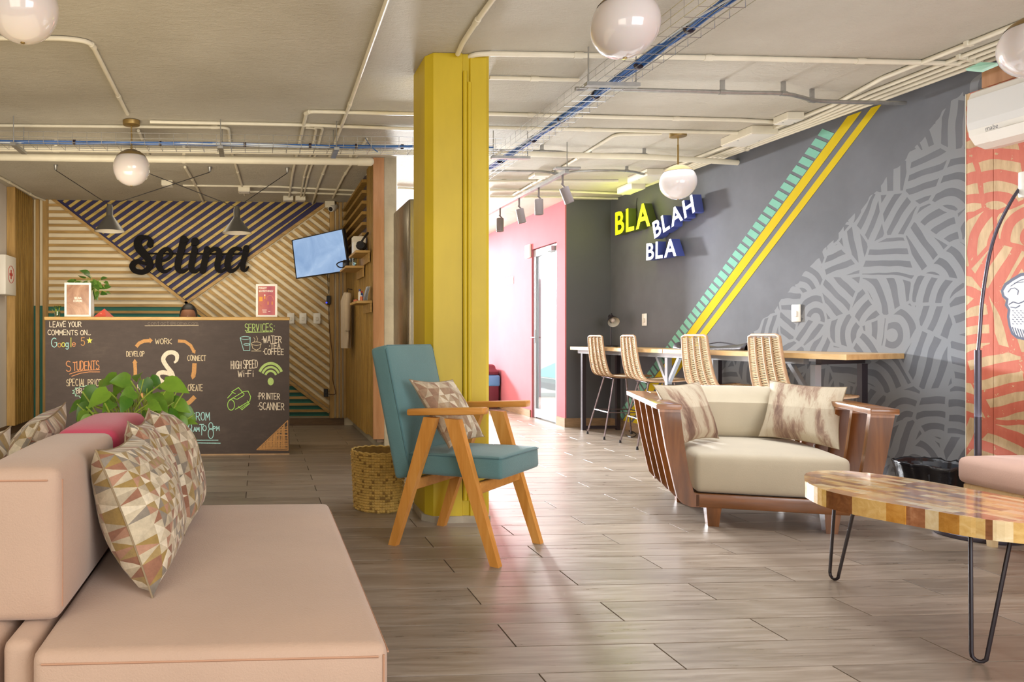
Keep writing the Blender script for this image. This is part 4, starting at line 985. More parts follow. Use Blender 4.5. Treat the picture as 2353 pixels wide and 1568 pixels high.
mb.add([P2(622+7*math.cos(a/8*PI), 877+9*math.sin(a/8*PI)) for a in range(16)], [tuple(range(16))]); mb.build('chalk_wireless_symbol', CH['green'], dk, world=True)
mb = MB()
for pts in ([(533, 904), (523, 915)], arc(531, 931, 8, 12, 0, 360, 14), [(527, 920), (560, 900), (570, 899), (576, 912), (574, 922), (541, 941)], [(541, 905), (532, 901), (548, 891), (560, 905)], [(537, 916), (545, 918), (560, 909), (561, 905)], [(548, 934), (556, 942), (573, 928), (568, 921)], [(552, 935), (568, 925)], [(555, 938), (570, 928)]): ribbon(mb, pts, 1.4)
mb.build('chalk_drawing', CH['lime'], dk, world=True)
mb = MB(); ribbon(mb, [(590, 1034), (661, 967), (662, 1035), (590, 1034)], 1.8)
rnd = random.Random(9)
for i in range(26):
    f_ = i/26; x0 = 597+f_*60; ytop = 1034-(x0-590)*.93+2; ribbon(mb, [(x0, 1032), (x0+rnd.uniform(-2, 4), max(ytop, 972)), ], 1.6)
    yy = 1032-f_*52; ribbon(mb, [(min(659, 592+(1034-yy)*1.08), yy), (660, yy+rnd.uniform(-3, 3))], 1.4)
mb.build('chalk_corner', CH['tan'], dk, world=True)
# ---- printed text helper
def textmesh(s, size, extrude=0.0, shear=0, bold=0):
    cu = bpy.data.curves.new('txt', 'FONT'); cu.body = s; cu.size = size; cu.extrude = extrude; cu.shear = shear; cu.offset = bold; cu.resolution_u = 3; cu.align_x = 'CENTER'; cu.align_y = 'CENTER'
    o = bpy.data.objects.new('txt', cu); COL.objects.link(o); dg = bpy.context.evaluated_depsgraph_get(); me = bpy.data.meshes.new_from_object(o.evaluated_get(dg))
    vs = [v.co.copy() for v in me.vertices]; fs = [tuple(p.vertices) for p in me.polygons]; nz_ = [p.normal.z for p in me.polygons]
    bpy.data.objects.remove(o); bpy.data.curves.remove(cu); bpy.data.meshes.remove(me); return vs, fs, nz_
def printed(txt, c, w, h, m, parent, xd=Vector((1, 0, 0)), yd=Vector((0, 0, 1)), name='lettering', bold=.0):
    vs, fs, _ = textmesh(txt, 1.0, 0, 0, bold); xs = [v.x for v in vs]; ys = [v.y for v in vs]; sx = w/(max(xs)-min(xs)); sy = h/(max(ys)-min(ys)); mx = (max(xs)+min(xs))/2; my = (max(ys)+min(ys))/2
    return MB().add([Vector(c)+xd*((v.x-mx)*sx)+yd*((v.y-my)*sy) for v in vs], fs).build(name, m, parent, world=True)
M['ink_white'] = mat('printed_white', 'efe6da', .6); M['ink_orange'] = mat('printed_orange', 'e39a38', .6); M['ink_peach'] = mat('printed_peach', 'df8f72', .6); M['ink_dark'] = mat('printed_dark', '4a4a50', .5)
# ---- things on the desk
YF0 = YD+.07
def fr_box(name, label, x0, y0, x1, y1, art, cat='framed sign', dy=.0):
    a = atY(x0, y1, YF0+dy); b = atY(x1, y0, YF0+dy); z0 = dh+.001; z1 = b.z
    th = thing(name, label, cat, ((a.x+b.x)/2, YF0+dy, z0)); fw_ = .018; y = YF0+dy
    for bx_ in (((a.x, z0), (a.x+fw_, z1)), ((b.x-fw_, z0), (b.x, z1)), ((a.x+fw_, z1-fw_), (b.x-fw_, z1)), ((a.x+fw_, z0), (b.x-fw_, z0+fw_))):
        MB().box((bx_[0][0], y, bx_[0][1]), (bx_[1][0], y+.02, bx_[1][1])).build('frame_bar', M['plastic'], th, world=True)
    MB().box((a.x+fw_, y+.008, z0+fw_), (b.x-fw_, y+.016, z1-fw_)).build('print', art, th, world=True)
    MB().prism([Vector((a.x+.05, y+.02, z0+.16)), Vector((a.x+.05, y+.02, z0)), Vector((a.x+.05, y+.09, z0))], (.03, 0, 0)).build('stand', M['plastic'], th, world=True)
    return th, a.x+fw_, b.x-fw_, z0+fw_, z1-fw_, y+.0075
t = NT('sepia_photo_print'); nz = t.noise(t.coord('Object', (1, 1, 1)), 5, 5, .6, 1.5); t.base(t.ramp(nz, [(.3, '7c5138'), (.5, '9c7256'), (.7, 'c3a085')])); t.b.inputs['Roughness'].default_value = .3; M['sepia'] = t.m
th, xa, xb, za, zb, yy = fr_box('framed_sign', 'white framed sepia poster on the left of the reception desk', 148, 650, 209, 724, M['sepia'])
printed('SELINA', ((xa+xb)/2, yy, za+(zb-za)*.56), .062, .020, M['ink_white'], th, bold=.02)
printed('COWORK', ((xa+xb)/2, yy, za+(zb-za)*.46), .078, .020, M['ink_white'], th, bold=.02)
mb = MB()
for k in range(7): mb.add([Vector((xa+.02+k*.012, yy, za+.10-k*.006)), Vector((xa+.023+k*.012, yy, za+.10-k*.006)), Vector((xa+.075+k*.012, yy, za+.03+k*.006)), Vector((xa+.072+k*.012, yy, za+.03+k*.006))], [(0, 1, 2, 3)])
mb.build('print_lines', mat('printed_tan', 'b08a70', .5), th, world=True)
t = NT('red_poster_print'); g_ = t.sep(t.coord('Generated')); t.base(t.ramp(g_[0], [(0, 'b5623f'), (.35, 'b04f4a'), (.7, '9e3a4c'), (1, 'b5534f')])); t.b.inputs['Roughness'].default_value = .3; M['redprint'] = t.m
th, xa, xb, za, zb, yy = fr_box('framed_sign', 'white framed red poster on the right end of the reception desk', 588, 653, 637, 726, M['redprint'])
hh_ = zb-za; ww = xb-xa
printed('FORGOT', (xa+ww*.28, yy, zb-hh_*.07), ww*.46, hh_*.07, M['ink_white'], th, bold=.03); printed('SOMETHING?', (xa+ww*.47, yy, zb-hh_*.17), ww*.84, hh_*.07, M['ink_white'], th, bold=.03)
def rr(x0, z0, x1, z1, m, nm='print_shape'): MB().box((xa+ww*x0, yy-.0006, za+hh_*z0), (xa+ww*x1, yy, za+hh_*z1)).build(nm, m, th, world=True)
rr(.07, .48, .27, .63, M['ink_orange']); rr(.36, .56, .43, .66, M['ink_orange']); rr(.36, .66, .43, .71, M['ink_white']); rr(.56, .36, .61, .47, M['ink_orange']); rr(.8, .36, .85, .47, M['ink_orange'])
mb = MB(); mb.tube([Vector((xa+ww*(.7+.2*math.cos(a/10*PI)), yy, za+hh_*(.52+.17*math.sin(a/10*PI)))) for a in range(11)], .0018, 5); mb.tube([Vector((xa+ww*x, yy, za+hh_*z)) for x, z in ((.4, .56), (.4, .42), (.1, .42), (.1, .36), (.2, .33), (.12, .28), (.9, .28))], .0012, 4); mb.build('print_cable', M['ink_peach'], th, world=True)
for k, (x0, x1) in enumerate(((.24, .52), (.27, .49), (.28, .5))): rr(x0, .17-k*.045, x1, .185-k*.045, M['ink_white'])
rr(.6, .12, .72, .135, M['ink_white'])
# pyramid
pc = atY(240, 722, YD+.14); M['coral'] = mat('coral_card', 'd0574a', .5)
th = thing('paper_pyramid', 'small coral red paper pyramid standing on the reception desk', 'ornament', (pc.x, YD+.14, dh+.0005))
w_ = .085; mb = MB().add([(-w_, -w_*.6, 0), (w_*.35, -w_*.9, 0), (w_*.95, w_*.3, 0), (-w_*.2, w_*.8, 0), (0.0, 0, .075)], [(0, 1, 4), (1, 2, 4), (2, 3, 4), (3, 0, 4), (3, 2, 1, 0)]); mb.build('shell', M['coral'], th)
printed('+', (pc.x-.02, YD+.14-.042, dh+.03), .012, .012, M['ink_peach'], th, name='print_mark')
# small sprouting plants at the left end
sc = atY(132, 722, YD+.15); th = thing('seedling_glass', 'tiny green seedlings in a clear glass at the left end of the desk', 'plant', (sc.x, YD+.15, dh))
M['glass'] = mat('clear_glass', 'e8f2ee', .03, trans=1.0)
MB().lathe([(.001, .0), (.022, .0), (.026, .05), (.024, .05), (.02, .004), (.001, .004)], n=20).build('glass', M['glass'], th, smooth=True)
mb = MB(); lv = MB(); rnd = random.Random(6)
for i in range(9):
    a = rnd.uniform(0, 6.28); r_ = rnd.uniform(.0, .045); h_ = rnd.uniform(.05, .10); tip = Vector((r_*math.cos(a)+(.02 if i % 2 else -.015), r_*math.sin(a), h_)); mb.tube([(0, 0, .004), tip*.5, tip], .0012, 4)
    for k in range(4): 
        b = k*PI/2+a; c_ = tip; lv.add([c_, c_+Vector((.014*math.cos(b), .014*math.sin(b), .003)), c_+Vector((.016*math.cos(b+.6), .016*math.sin(b+.6), .008)), c_+Vector((.008*math.cos(b+1), .008*math.sin(b+1), .006))], [(0, 1, 2, 3)])
mb.build('stems', M['stem'], th); lv.build('leaves', M['leaf_d'], th)
# vase plant
vc = atY(208, 722, YD+.19); th = thing('potted_pothos', 'small pothos in a white vase standing behind the sepia poster', 'plant', (vc.x-.01, YD+.19, dh))
MB().lathe([(.001, 0), (.035, 0), (.042, .03), (.040, .17), (.030, .215), (.034, .235), (.026, .235), (.03, .17), (.001, .15)], n=24).build('vase', M['plastic'], th, smooth=True)
LV = []; rnd = random.Random(8)
for (x, y, s_) in [(190, 640, .085), (205, 632, .085), (175, 645, .07), (200, 650, .08), (212, 645, .08), (222, 645, .06), (232, 642, .06), (170, 648, .06), (218, 655, .07), (228, 660, .06), (240, 660, .06), (222, 670, .06), (212, 662, .07), (232, 674, .06), (216, 678, .05), (244, 672, .04), (205, 658, .07), (195, 648, .07), (226, 652, .06), (185, 650, .06), (219, 682, .04), (208, 640, .07), (240, 648, .05)]:
    p = atY(x, y, YD+.19+rnd.uniform(-.06, .06)); ax = (x-205)/40; LV.append((p, s_, (ax+rnd.uniform(-.4, .4), -.3, rnd.uniform(-.5, .5)+(.5 if y < 645 else -.3))))
plant(th, Vector((vc.x-.01, YD+.19, dh+.22)), LV, M['leaf_d'], .0016)
# ================================================================= PERSON behind the desk
M['skin'] = mat('skin', '8d5f45', .5); M['hair'] = mat('black_hair', '15110f', .5, nscale=60, namt=.4, bump=.3, bscale=200); M['shirt'] = mat('dark_shirt', '2f3a46', .8); M['trousers'] = mat('dark_trousers', '24242a', .8)
hd = atY(432, 722, 7.15)
pe = thing('person', 'person with short black hair sitting behind the reception desk, head bowed', 'person', (hd.x, 7.2, 0))
def skin_body(name, joints, edges, m, parent, sub=2):
    me = bpy.data.meshes.new(name); me.from_pydata([j[:3] for j in joints], edges, []); o = bpy.data.objects.new(name, me); COL.objects.link(o)
    md = o.modifiers.new('s', 'SKIN'); md2 = o.modifiers.new('b', 'SUBSURF'); md2.levels = sub; md2.render_levels = sub
    for v_, j in zip(me.skin_vertices[0].data, joints): v_.radius = (j[3], j[4] if len(j) > 4 else j[3])
    me.skin_vertices[0].data[0].use_root = True
    dg = bpy.context.evaluated_depsgraph_get(); me2 = bpy.data.meshes.new_from_object(o.evaluated_get(dg)); o.modifiers.clear(); o.data = me2; me2.name = name
    me2.materials.clear(); me2.materials.append(m); me2.polygons.foreach_set('use_smooth', [True]*len(me2.polygons)); o.parent = parent; return o
hz = 1.20
J = [(0, .05, .50, .15, .12), (0, .04, .70, .13, .10), (0, .03, .90, .16, .11), (0, .02, 1.02, .15, .09), (0, .0, 1.10, .055), (0, -.01, 1.15, .052),
     (.18, .02, 1.0, .055), (.24, -.06, .80, .042), (.13, -.27, .785, .032), (-.18, .02, 1.0, .055), (-.24, -.06, .80, .042), (-.13, -.27, .785, .032),
     (.10, .02, .48, .085), (.12, -.32, .47, .065), (.12, -.34, .09, .045), (.12, -.44, .045, .035), (-.10, .02, .48, .085), (-.12, -.32, .47, .065), (-.12, -.34, .09, .045), (-.12, -.44, .045, .035)]
Ed = [(0, 1), (1, 2), (2, 3), (3, 4), (4, 5), (3, 6), (6, 7), (7, 8), (3, 9), (9, 10), (10, 11), (0, 12), (12, 13), (13, 14), (14, 15), (0, 16), (16, 17), (17, 18), (18, 19)]
skin_body('body', J, Ed, M['shirt'], pe)
mb = MB(); mb.sphere((0, -.01, hz), .098, 24, 16, (.82, .98, 1.18))
for v_ in mb.v:
    zz = (v_.z-hz)/.115; 
    if v_.y < -.03: v_.y *= 1-.10*abs(zz)
    if zz < 0: v_.x *= 1-.25*zz*zz
mb.build('head', M['skin'], pe, smooth=True)
mb = MB(); mb.sphere((0, .008, hz+.012), .106, 24, 14, (.84, .98, 1.16), -.25, 1)
for v_ in mb.v:
    if v_.y < -.045 and v_.z < hz+.062: v_.y = -.045
mb.build('hair', M['hair'], pe, smooth=True)
mb = MB()
for s_ in (-1, 1): mb.sphere((s_*.034, -.098, hz-.02), .012, 10, 6, (1.1, .6, .6))
mb.build('eyes', mat('eye', 'e8e4de', .3), pe, smooth=True)
mb = MB(); mb.tube([(0, -.10, hz+.012), (0, -.118, hz-.02), (0, -.108, hz-.03)], [.007, .013, .009], 8); mb.build('nose', M['skin'], pe, smooth=True)
mb = MB(); mb.tube([(-.024, -.094, hz-.055), (0, -.102, hz-.052), (.024, -.094, hz-.055)], [.003, .006, .003], 8); mb.build('mouth', mat('lips', '7a4038', .5), pe, smooth=True)
mb = MB()
for s_ in (-1, 1): mb.sphere((s_*.083, .0, hz-.005), .022, 12, 8, (.35, .7, 1.2))
mb.build('ears', M['skin'], pe, smooth=True)
mb = MB()
for s_ in (-1, 1):
    mb.tube([(s_*.12, -.28, .785), (s_*.11, -.33, .782), (s_*.10, -.355, .78)], [.022, .03, .026], 10)
    for k in range(4): 
        fx_ = s_*(.10+(k-1.5)*.014); mb.tube([(fx_, -.355, .782), (fx_-.002, -.395, .786), (fx_-.004, -.42-.006*(k in (1, 2)), .776)], [.0085, .0078, .006], 8)
    mb.tube([(s_*.078, -.33, .78), (s_*.055, -.352, .778), (s_*.045, -.378, .775)], [.010, .009, .007], 8)
mb.build('hands', M['skin'], pe, smooth=True)
stl = thing('office_stool', 'round dark stool carrying the person behind the desk', 'stool', (hd.x, 7.25, 0))
MB().lathe([(.001, .36), (.19, .36), (.2, .38), (.2, .405), (.18, .42), (.001, .42)], n=28).build('seat', M['plastic_dark'], stl, smooth=True)
MB().tube([(0, 0, .05), (0, 0, .36)], .025, 10).build('post', M['chrome'], stl, smooth=True)
for k in range(5):
    a = 2*PI*k/5; MB().tube([(0, 0, .06), (.22*math.cos(a), .22*math.sin(a), .03), (.24*math.cos(a), .24*math.sin(a), .0)], [.015, .012, .012], 8).build('foot', M['plastic_dark'], stl, smooth=True)
# ================================================================= script sign on the reception wall
M['sign'] = mat('dark_plum_sign', '0d090a', .7, spec=.15)
sg = thing('script_wall_sign', 'large dark script lettering sign fixed on the slatted reception wall', 'wall sign', tuple(atY(438, 590, YW-.09)))
def sc_(p): return (290+p[0]/7.843, 530+p[1]/7.843)
def stroke(pts, ws, nm='sign_letter', dots=()):
    P = smoothline([Vector((*sc_(p), 0)) for p in pts], 5); n = len(P); W_ = []
    for i in range(n):
        t_ = i/(n-1)*(len(ws)-1); k = min(int(t_), len(ws)-2); W_.append((ws[k]+(ws[k+1]-ws[k])*(t_-k))/7.843)
    mb = MB(); off0, off1 = .075, .105
    def w3(x, y, off): p = atY(x, y, YW-.09); return Vector((p.x, YW-off, p.z))
    L_ = []; R_ = []
    for i, p in enumerate(P):
        a = P[max(i-1, 0)]; b = P[min(i+1, n-1)]; d = (b-a).normalized(); nn_ = Vector((-d.y, d.x, 0))*W_[i]; L_.append(p+nn_); R_.append(p-nn_)
    vs = [w3(p.x, p.y, off0) for p in L_]+[w3(p.x, p.y, off0) for p in R_]+[w3(p.x, p.y, off1+i_*.00012) for i_, p in enumerate(L_)]+[w3(p.x, p.y, off1+i_*.00012) for i_, p in enumerate(R_)]
    fs = []
    for i in range(n-1):
        a, b, c_, d = i, i+1, n+i+1, n+i; fs += [(a, b, c_, d), (2*n+d, 2*n+c_, 2*n+b, 2*n+a), (a, 2*n+a, 2*n+b, b), (d, c_, 2*n+c_, 2*n+d)]
    mb.add(vs, fs)
    for ii_, (c_, r_) in enumerate([((P[0].x, P[0].y), W_[0]), ((P[-1].x, P[-1].y), W_[-1])]+[(sc_(q_[0]), q_[1]/7.843) for q_ in dots]):
        pts_ = [w3(c_[0]+r_*math.cos(2*PI*k/18), c_[1]+r_*math.sin(2*PI*k/18), off0) for k in range(18)]; mb.prism(pts_, (0, off0-off1-.008-ii_*.0006, 0))
    return mb.build(nm, M['sign'], sg, world=True)
stroke([(430, 255), (440, 190), (400, 135), (330, 120), (250, 140), (205, 220), (240, 330), (330, 430), (400, 520), (430, 620), (390, 700), (320, 745), (240, 750), (150, 720), (112, 650), (140, 590), (210, 560), (290, 580), (350, 600)], [58, 50, 30, 34, 55, 68, 74, 70, 62, 58, 50, 46, 46, 48, 52, 50, 40, 30, 20])
stroke([(600, 545), (700, 540), (790, 480), (810, 400), (760, 340), (690, 345), (620, 420), (585, 540), (590, 640), (630, 715), (710, 740), (800, 690)], [22, 20, 26, 34, 34, 36, 50, 56, 56, 44, 28, 18])
stroke([(1040, 160), (1005, 300), (965, 450), (930, 600), (940, 700), (1010, 740), (1100, 700)], [66, 64, 60, 58, 54, 38, 20], dots=[((1090, 170), 38)])
stroke([(1235, 340), (1205, 480), (1175, 620), (1185, 710), (1250, 740), (1320, 690)], [56, 56, 56, 52, 32, 18], dots=[((1243, 200), 74), ((1195, 260), 25)])
stroke([(1460, 340), (1430, 480), (1400, 620), (1375, 730)], [58, 58, 58, 54])
stroke([(1440, 470), (1520, 370), (1600, 330), (1670, 370), (1675, 470), (1645, 600), (1650, 700), (1710, 735), (1790, 690)], [20, 30, 36, 50, 56, 56, 46, 30, 18])
stroke([(2060, 340), (1970, 325), (1890, 390), (1845, 500), (1825, 610), (1850, 700), (1910, 730), (1990, 680), (2060, 580)], [30, 34, 50, 58, 60, 50, 34, 24, 18])
stroke([(2165, 320), (2140, 450), (2105, 590), (2100, 690), (2150, 720), (2200, 660)], [56, 54, 52, 44, 26, 16])
MB().box((sg.location.x-.5, YW-.076, 1.93), (sg.location.x+.62, YW-.04, 1.945)).build('mounting_rail', M['sign'], sg, world=True)
# ================================================================= tv
t = NT('television_screen'); nz = t.noise(t.coord('Object'), 3, 4, .6, 1.0); cc = t.ramp(nz, [(.3, '86a6cf'), (.6, 'a3c0e3'), (.8, 'c8dcf2')]); t.base((.02, .02, .03, 1)); t.l(cc, t.b.inputs['Emission Color']); t.b.inputs['Emission Strength'].default_value = .95; t.b.inputs['Roughness'].default_value = .2; M['screen'] = t.m
q4 = [atY(670, 552, 8.02), atY(788, 525, 7.36), atY(803, 623, 7.32), atY(680, 641, 7.98)]
tn_ = (q4[1]-q4[0]).cross(q4[3]-q4[0]).normalized()
if tn_.y > 0: tn_ = -tn_
ctr = sum(q4, Vector())/4; tv = thing('television', 'flat television with pale blue screen on a bracket beside the shelves', 'television', tuple(ctr))
MB().prism(q4, -tn_*.035).build('housing', M['plastic_dark'], tv, world=True)
ins = [p+(ctr-p)*.045+tn_*.0015 for p in q4]; MB().prism(ins, -tn_*.001).build('screen', M['screen'], tv, world=True)
bk = Vector((ctr.x+.05, YW-.03, ctr.z)); MB().tube([ctr-tn_*.03, ctr-tn_*.12, bk], .02, 8).box((bk.x-.08, YW-.036, bk.z-.08), (bk.x+.08, YW-.028, bk.z+.08)).build('bracket', M['black_metal'], tv, world=True)
# ================================================================= partition shelves and goods
def shelf(x0, y0, y1, z, lab):
    th = thing('wall_shelf', lab, 'shelf', ((x0+.98)/2, (y0+y1)/2, z-.022), group=None)
    MB().rbox((x0, y0, z-.022), (.974, y1, z), .002, 1).build('shelf_board', M['slat'], th, world=True)
    MB().box((.960, y0+.02, z-.10), (.974, y1-.02, z-.023)).build('shelf_bracket', M['slat'], th, world=True)
    return th
zA = 1+(776-575)/F*6.4; zB = 1+(776-611)/F*6.78; zC = 1+(776-691)/F*6.3
shelf(.845, 6.36, 6.86, zA, 'pale wooden wall shelf holding the headphones, topmost of three'); shelf(.80, 6.72, 7.2, zB, 'pale wooden wall shelf just behind the television corner, middle of three'); shelf(.84, 6.25, 6.72, zC, 'pale wooden wall shelf with small bottles, lowest of three')
th = thing('headphones', 'black over-ear headphones standing on the topmost wall shelf', 'headphones', (.90, 6.40, zA))
def cyl(c, ax, r, h, n=20):
    ax = Vector(ax).normalized(); q_ = ax.to_track_quat('Z', 'Y').to_matrix().to_4x4(); return [(r, -h/2), (r, h/2)], q_
for dx in (-.03, .03):
    mb = MB(); prof = [(.001, -.014), (.034, -.014), (.040, -.006), (.040, .006), (.034, .014), (.001, .014)]; Mx = Matrix.Rotation(math.radians(75), 4, 'X')
    mb.lathe(prof, c=(dx*.4, dx, .042), n=24, M=Mx); mb.build('ear_cup', M['plastic_dark'], th, smooth=True)
    MB().lathe([(.024, -.0155), (.031, -.0155), (.031, -.013)], c=(dx*.4, dx, .042), n=24, M=Mx).build('ear_ring', M['grey_metal'], th, smooth=True)
MB().tube(smoothline([(-.012, -.03, .06), (.02, -.034, .11), (.055, -.01, .155), (.06, .03, .15), (.02, .045, .10), (.012, .03, .06)], 4), .008, 8).build('headband', M['plastic_dark'], th, True)
th = thing('cardboard_box', 'small white box lying behind the headphones on the top shelf', 'box', (.91, 6.62, zA))
MB().rbox((-.055, -.04, 0), (.055, .09, .15), .003, 1).build('box_body', M['plastic'], th); MB().box((-.056, -.041, .10), (.056, .091, .151)).build('lid', M['white_paint'], th)
th = thing('drinking_glass', 'clear drinking glass on the middle wall shelf', 'glass', (.88, 6.82, zB))
MB().lathe([(.001, .001), (.032, .001), (.038, .1), (.035, .1), (.03, .006), (.001, .006)], n=24).build('glass_body', M['glass'], th, smooth=True); MB().lathe([(.001, .007), (.0295, .007), (.032, .04), (.001, .04)], n=20).build('water', M['glass'], th, smooth=True)
th = thing('headset', 'coiled black headset cable and earpiece on the middle wall shelf', 'headset', (.83, 6.95, zB))
MB().tube(smoothline([(-.02, -.1, .006), (-.055, -.12, -.01), (-.09, -.13, .0), (-.10, -.13, .025), (-.05, -.1, .05), (0, 0, .05), (.02, .06, .03)], 4), .006, 6).build('band', M['plastic_dark'], th, True)
MB().rbox((-.03, -.03, 0), (.03, .03, .075), .01, 2).build('ear_piece', M['plastic_dark'], th, smooth=True)
for (x, y, z_, cap_, body, h_, lab) in ((.872, 6.30, zC, '26307a', 'd8d2cc', .10, 'small white bottle with dark blue cap on the lowest shelf'), (.895, 6.33, zC, 'c1272d', '3c60a8', .085, 'small blue bottle with red cap on the lowest shelf'), (.885, 6.28, zC, 'e7e2da', 'c8632f', .045, 'small orange tube at the front of the lowest shelf')):
    th = thing('bottle', lab, 'bottle', (x, y, z_), group='small bottles on the lowest shelf')
    MB().lathe([(.001, 0), (.013, 0), (.013, h_*.7), (.007, h_*.8), (.007, h_*.84)], n=16).build('bottle_body', mat('bottle_'+body, body, .4), th, smooth=True)
    MB().lathe([(.009, h_*.82), (.009, h_), (.001, h_)], n=16).build('cap', mat('cap_'+cap_, cap_, .4), th, smooth=True)
th = thing('magazine_bundle', 'leaning bundle of pale leaflets on the lowest wall shelf', 'leaflets', (.935, 6.34, zC))
for k in range(4):
    P_ = smoothline([Vector((-.02+k*.008, 0, 0)), Vector((-.012+k*.008, 0, .06)), Vector((.008+k*.007, 0, .125))], 3); mb = MB()
    vs = [p+Vector((0, dy, 0)) for p in P_ for dy in (-.045, .045)]; mb.add(vs, [(2*i, 2*i+1, 2*i+3, 2*i+2) for i in range(len(P_)-1)]); o = mb.build('leaflet', M['plastic'] if k % 2 else mat('leaflet_blue', 'b9c4d6', .4), th); md = o.modifiers.new('s', 'SOLIDIFY'); md.thickness = .0015
th = thing('sticker_pile', 'small reddish sticker rolls at the back of the lowest shelf', 'stickers', (.87, 6.5, zC))
for k in range(3): MB().lathe([(.008, 0), (.018, 0), (.018, .022), (.008, .022)], c=(.0, k*.045, 0), n=16).build('roll', mat('roll%d' % k, ['b0563a', 'c97b52', '7d3a30'][k], .5), th, smooth=True)
# hanging garment
gm = thing('hanging_jacket', 'pale jacket hanging on the slatted partition below the shelves', 'jacket', (.93, 7.6, 1.45))
M['jacket'] = fabric('pale_jacket_fabric', 'b9a78e', .4, .8, .6)
mb = MB(); n, m_ = 22, 14; vs = []
for j in range(m_+1):
    z_ = .58*(1-j/m_)
    wY = .09+.08*min(1, j/4)
    for i in range(n):
        a = 2*PI*i/n; r_ = 1+.13*math.sin(5*a+j*.25)+.05*math.sin(9*a)
        vs.append((max(-.12, -.02+.055*r_*math.cos(a)*min(1, (j+1)/3)), wY*r_*math.sin(a), z_-.56))
fs = [(j*n+i, j*n+(i+1) % n, (j+1)*n+(i+1) % n, (j+1)*n+i) for j in range(m_) for i in range(n)]+[tuple(range(n)), tuple(range(m_*n, m_*n+n))[::-1]]
mb.add([(v_[0]*.8-.01, v_[1], v_[2]) for v_ in vs], fs).build('jacket_body', M['jacket'], gm, smooth=True)
mb = MB().tube([(-.01, -.13, 0), (-.03, -.17, -.15), (-.03, -.17, -.38)], [.03, .035, .028], 10); mb.build('sleeve', M['jacket'], gm, smooth=True)
MB().tube([(.045, 0, .05), (-.005, 0, .06), (-.01, 0, .02)], .005, 6).build('hook', M['black_metal'], gm)
# ================================================================= wall plates & small electrics in reception
def plate(c, xd, nrm, w, h, lab, grp, key='rocker', cat='light switch', name='light_switch'):
    th = thing(name, lab, cat, tuple(c), group=grp); X = Vector(xd).normalized(); N_ = Vector(nrm).normalized(); Mx = Matrix(((X.x, 0, N_.x, c[0]), (X.y, 0, N_.y, c[1]), (0, 1, 0, c[2]), (0, 0, 0, 1)))
    mb = MB().rbox((-w/2, -h/2, 0), (w/2, h/2, .010), .004, 2); mb.v = [Mx @ v_ for v_ in mb.v]; mb.build('face_plate', M['plastic'], th, True, True)
    mb = MB().rbox((-w*.18, -h*.22, .010), (w*.18, h*.12, .015), .002, 1); mb.v = [Mx @ v_ for v_ in mb.v]; mb.build(key, M['white_paint'], th, True, True)
    return th
for x, lab in ((668, 'white wall switch half hidden behind the right end of the desk'), (696, 'white wall switch in the middle of three on the slatted wall'), (728, 'white wall switch nearest the shelves on the slatted wall')):
    plate(atY(x, 732, YW-.036), (1, 0, 0), (0, -1, 0), .082, .12, lab, 'wall switches right of the desk')
fa = thing('first_aid_box', 'white first aid box with red cross on the left wall', 'first aid box', (XL+.065, 7.2, 1.66))
fz0, fz1 = atY(20, 676, 7.2).z, atY(20, 584, 7.2).z
fyb = atX(37, 680, XL+.12).y; fya = atX(13, 680, XL+.12).y
MB().rbox((XL+.002, fya, fz0), (XL+.12, fyb, fz1), .006, 2).build('cabinet', M['plastic'], fa, True, True)
cy_, cz_ = (fya+fyb)/2, (fz0+fz1)/2+.01; M['red'] = mat('red_print', 'b63a34', .5)
MB().box((XL+.1205, cy_-.045, cz_-.014), (XL+.122, cy_+.045, cz_+.014)).box((XL+.1205, cy_-.014, cz_-.045), (XL+.1222, cy_+.014, cz_+.045)).build('red_cross', M['red'], fa, world=True)
MB().tube([(XL+.1215, cy_+.085*math.cos(a/24*2*PI), cz_+.085*math.sin(a/24*2*PI)) for a in range(24)], .003, 5, closed=True).build('printed_ring', M['red'], fa, world=True)
# power adapter with blue light and hanging leads
ad = atY(755, 690, YW-.06); th = thing('power_adapter', 'black media adapter with blue light hanging below the television', 'adapter', tuple(ad))
MB().rbox((ad.x-.022, ad.y-.02, ad.z-.05), (ad.x+.022, ad.y+.02, ad.z+.05), .004, 1).build('adapter_body', M['plastic_dark'], th, world=True)
MB().sphere((ad.x-.025, ad.y-.022, ad.z-.03), .009, 10, 6).build('status_light', mat('blue_led', '3344ff', .4, em='2a3cff', ems=2.5), th, True, True)
def cable(name, lab, pts, r, m, cat='cable', group=None, k=4):
    P_ = smoothline(pts, k); mb = MB().tube(P_, r, 6); c = P_[0]; th = thing(name, lab, cat, tuple(c), group=group); mb.build('cable_run', m, th, True, True); return th
cable('power_cable', 'black cable dropping from the television to the adapter', [atY(752, 600, YW-.10), atY(753, 640, YW-.07), atY(755, 675, YW-.06)], .004, M['black_cable'])
cable('power_cable', 'brown cable hanging down the slatted wall to the low socket', [atY(755, 700, YW-.05), atY(757, 760, YW-.045), atY(765, 830, YW-.045), atY(764, 870, YW-.045), atY(771, 900, YW-.045), atY(768, 907, YW-.045), atY(755, 906, YW-.045), atY(748, 903, YW-.045)], .004, mat('brown_cable', '5a3a22', .5))
so = atY(749, 903, YW-.045); th = thing('wall_socket', 'small dark plug and socket low on the slatted wall', 'socket', tuple(so))
MB().rbox((so.x-.025, YW-.055, so.z-.045), (so.x+.025, YW-.037, so.z+.045), .003, 1).build('socket_plate', M['plastic_dark'], th, world=True); MB().rbox((so.x-.015, YW-.085, so.z-.01), (so.x+.015, YW-.056, so.z+.035), .003, 1).build('plug', M['plastic_dark'], th, world=True)
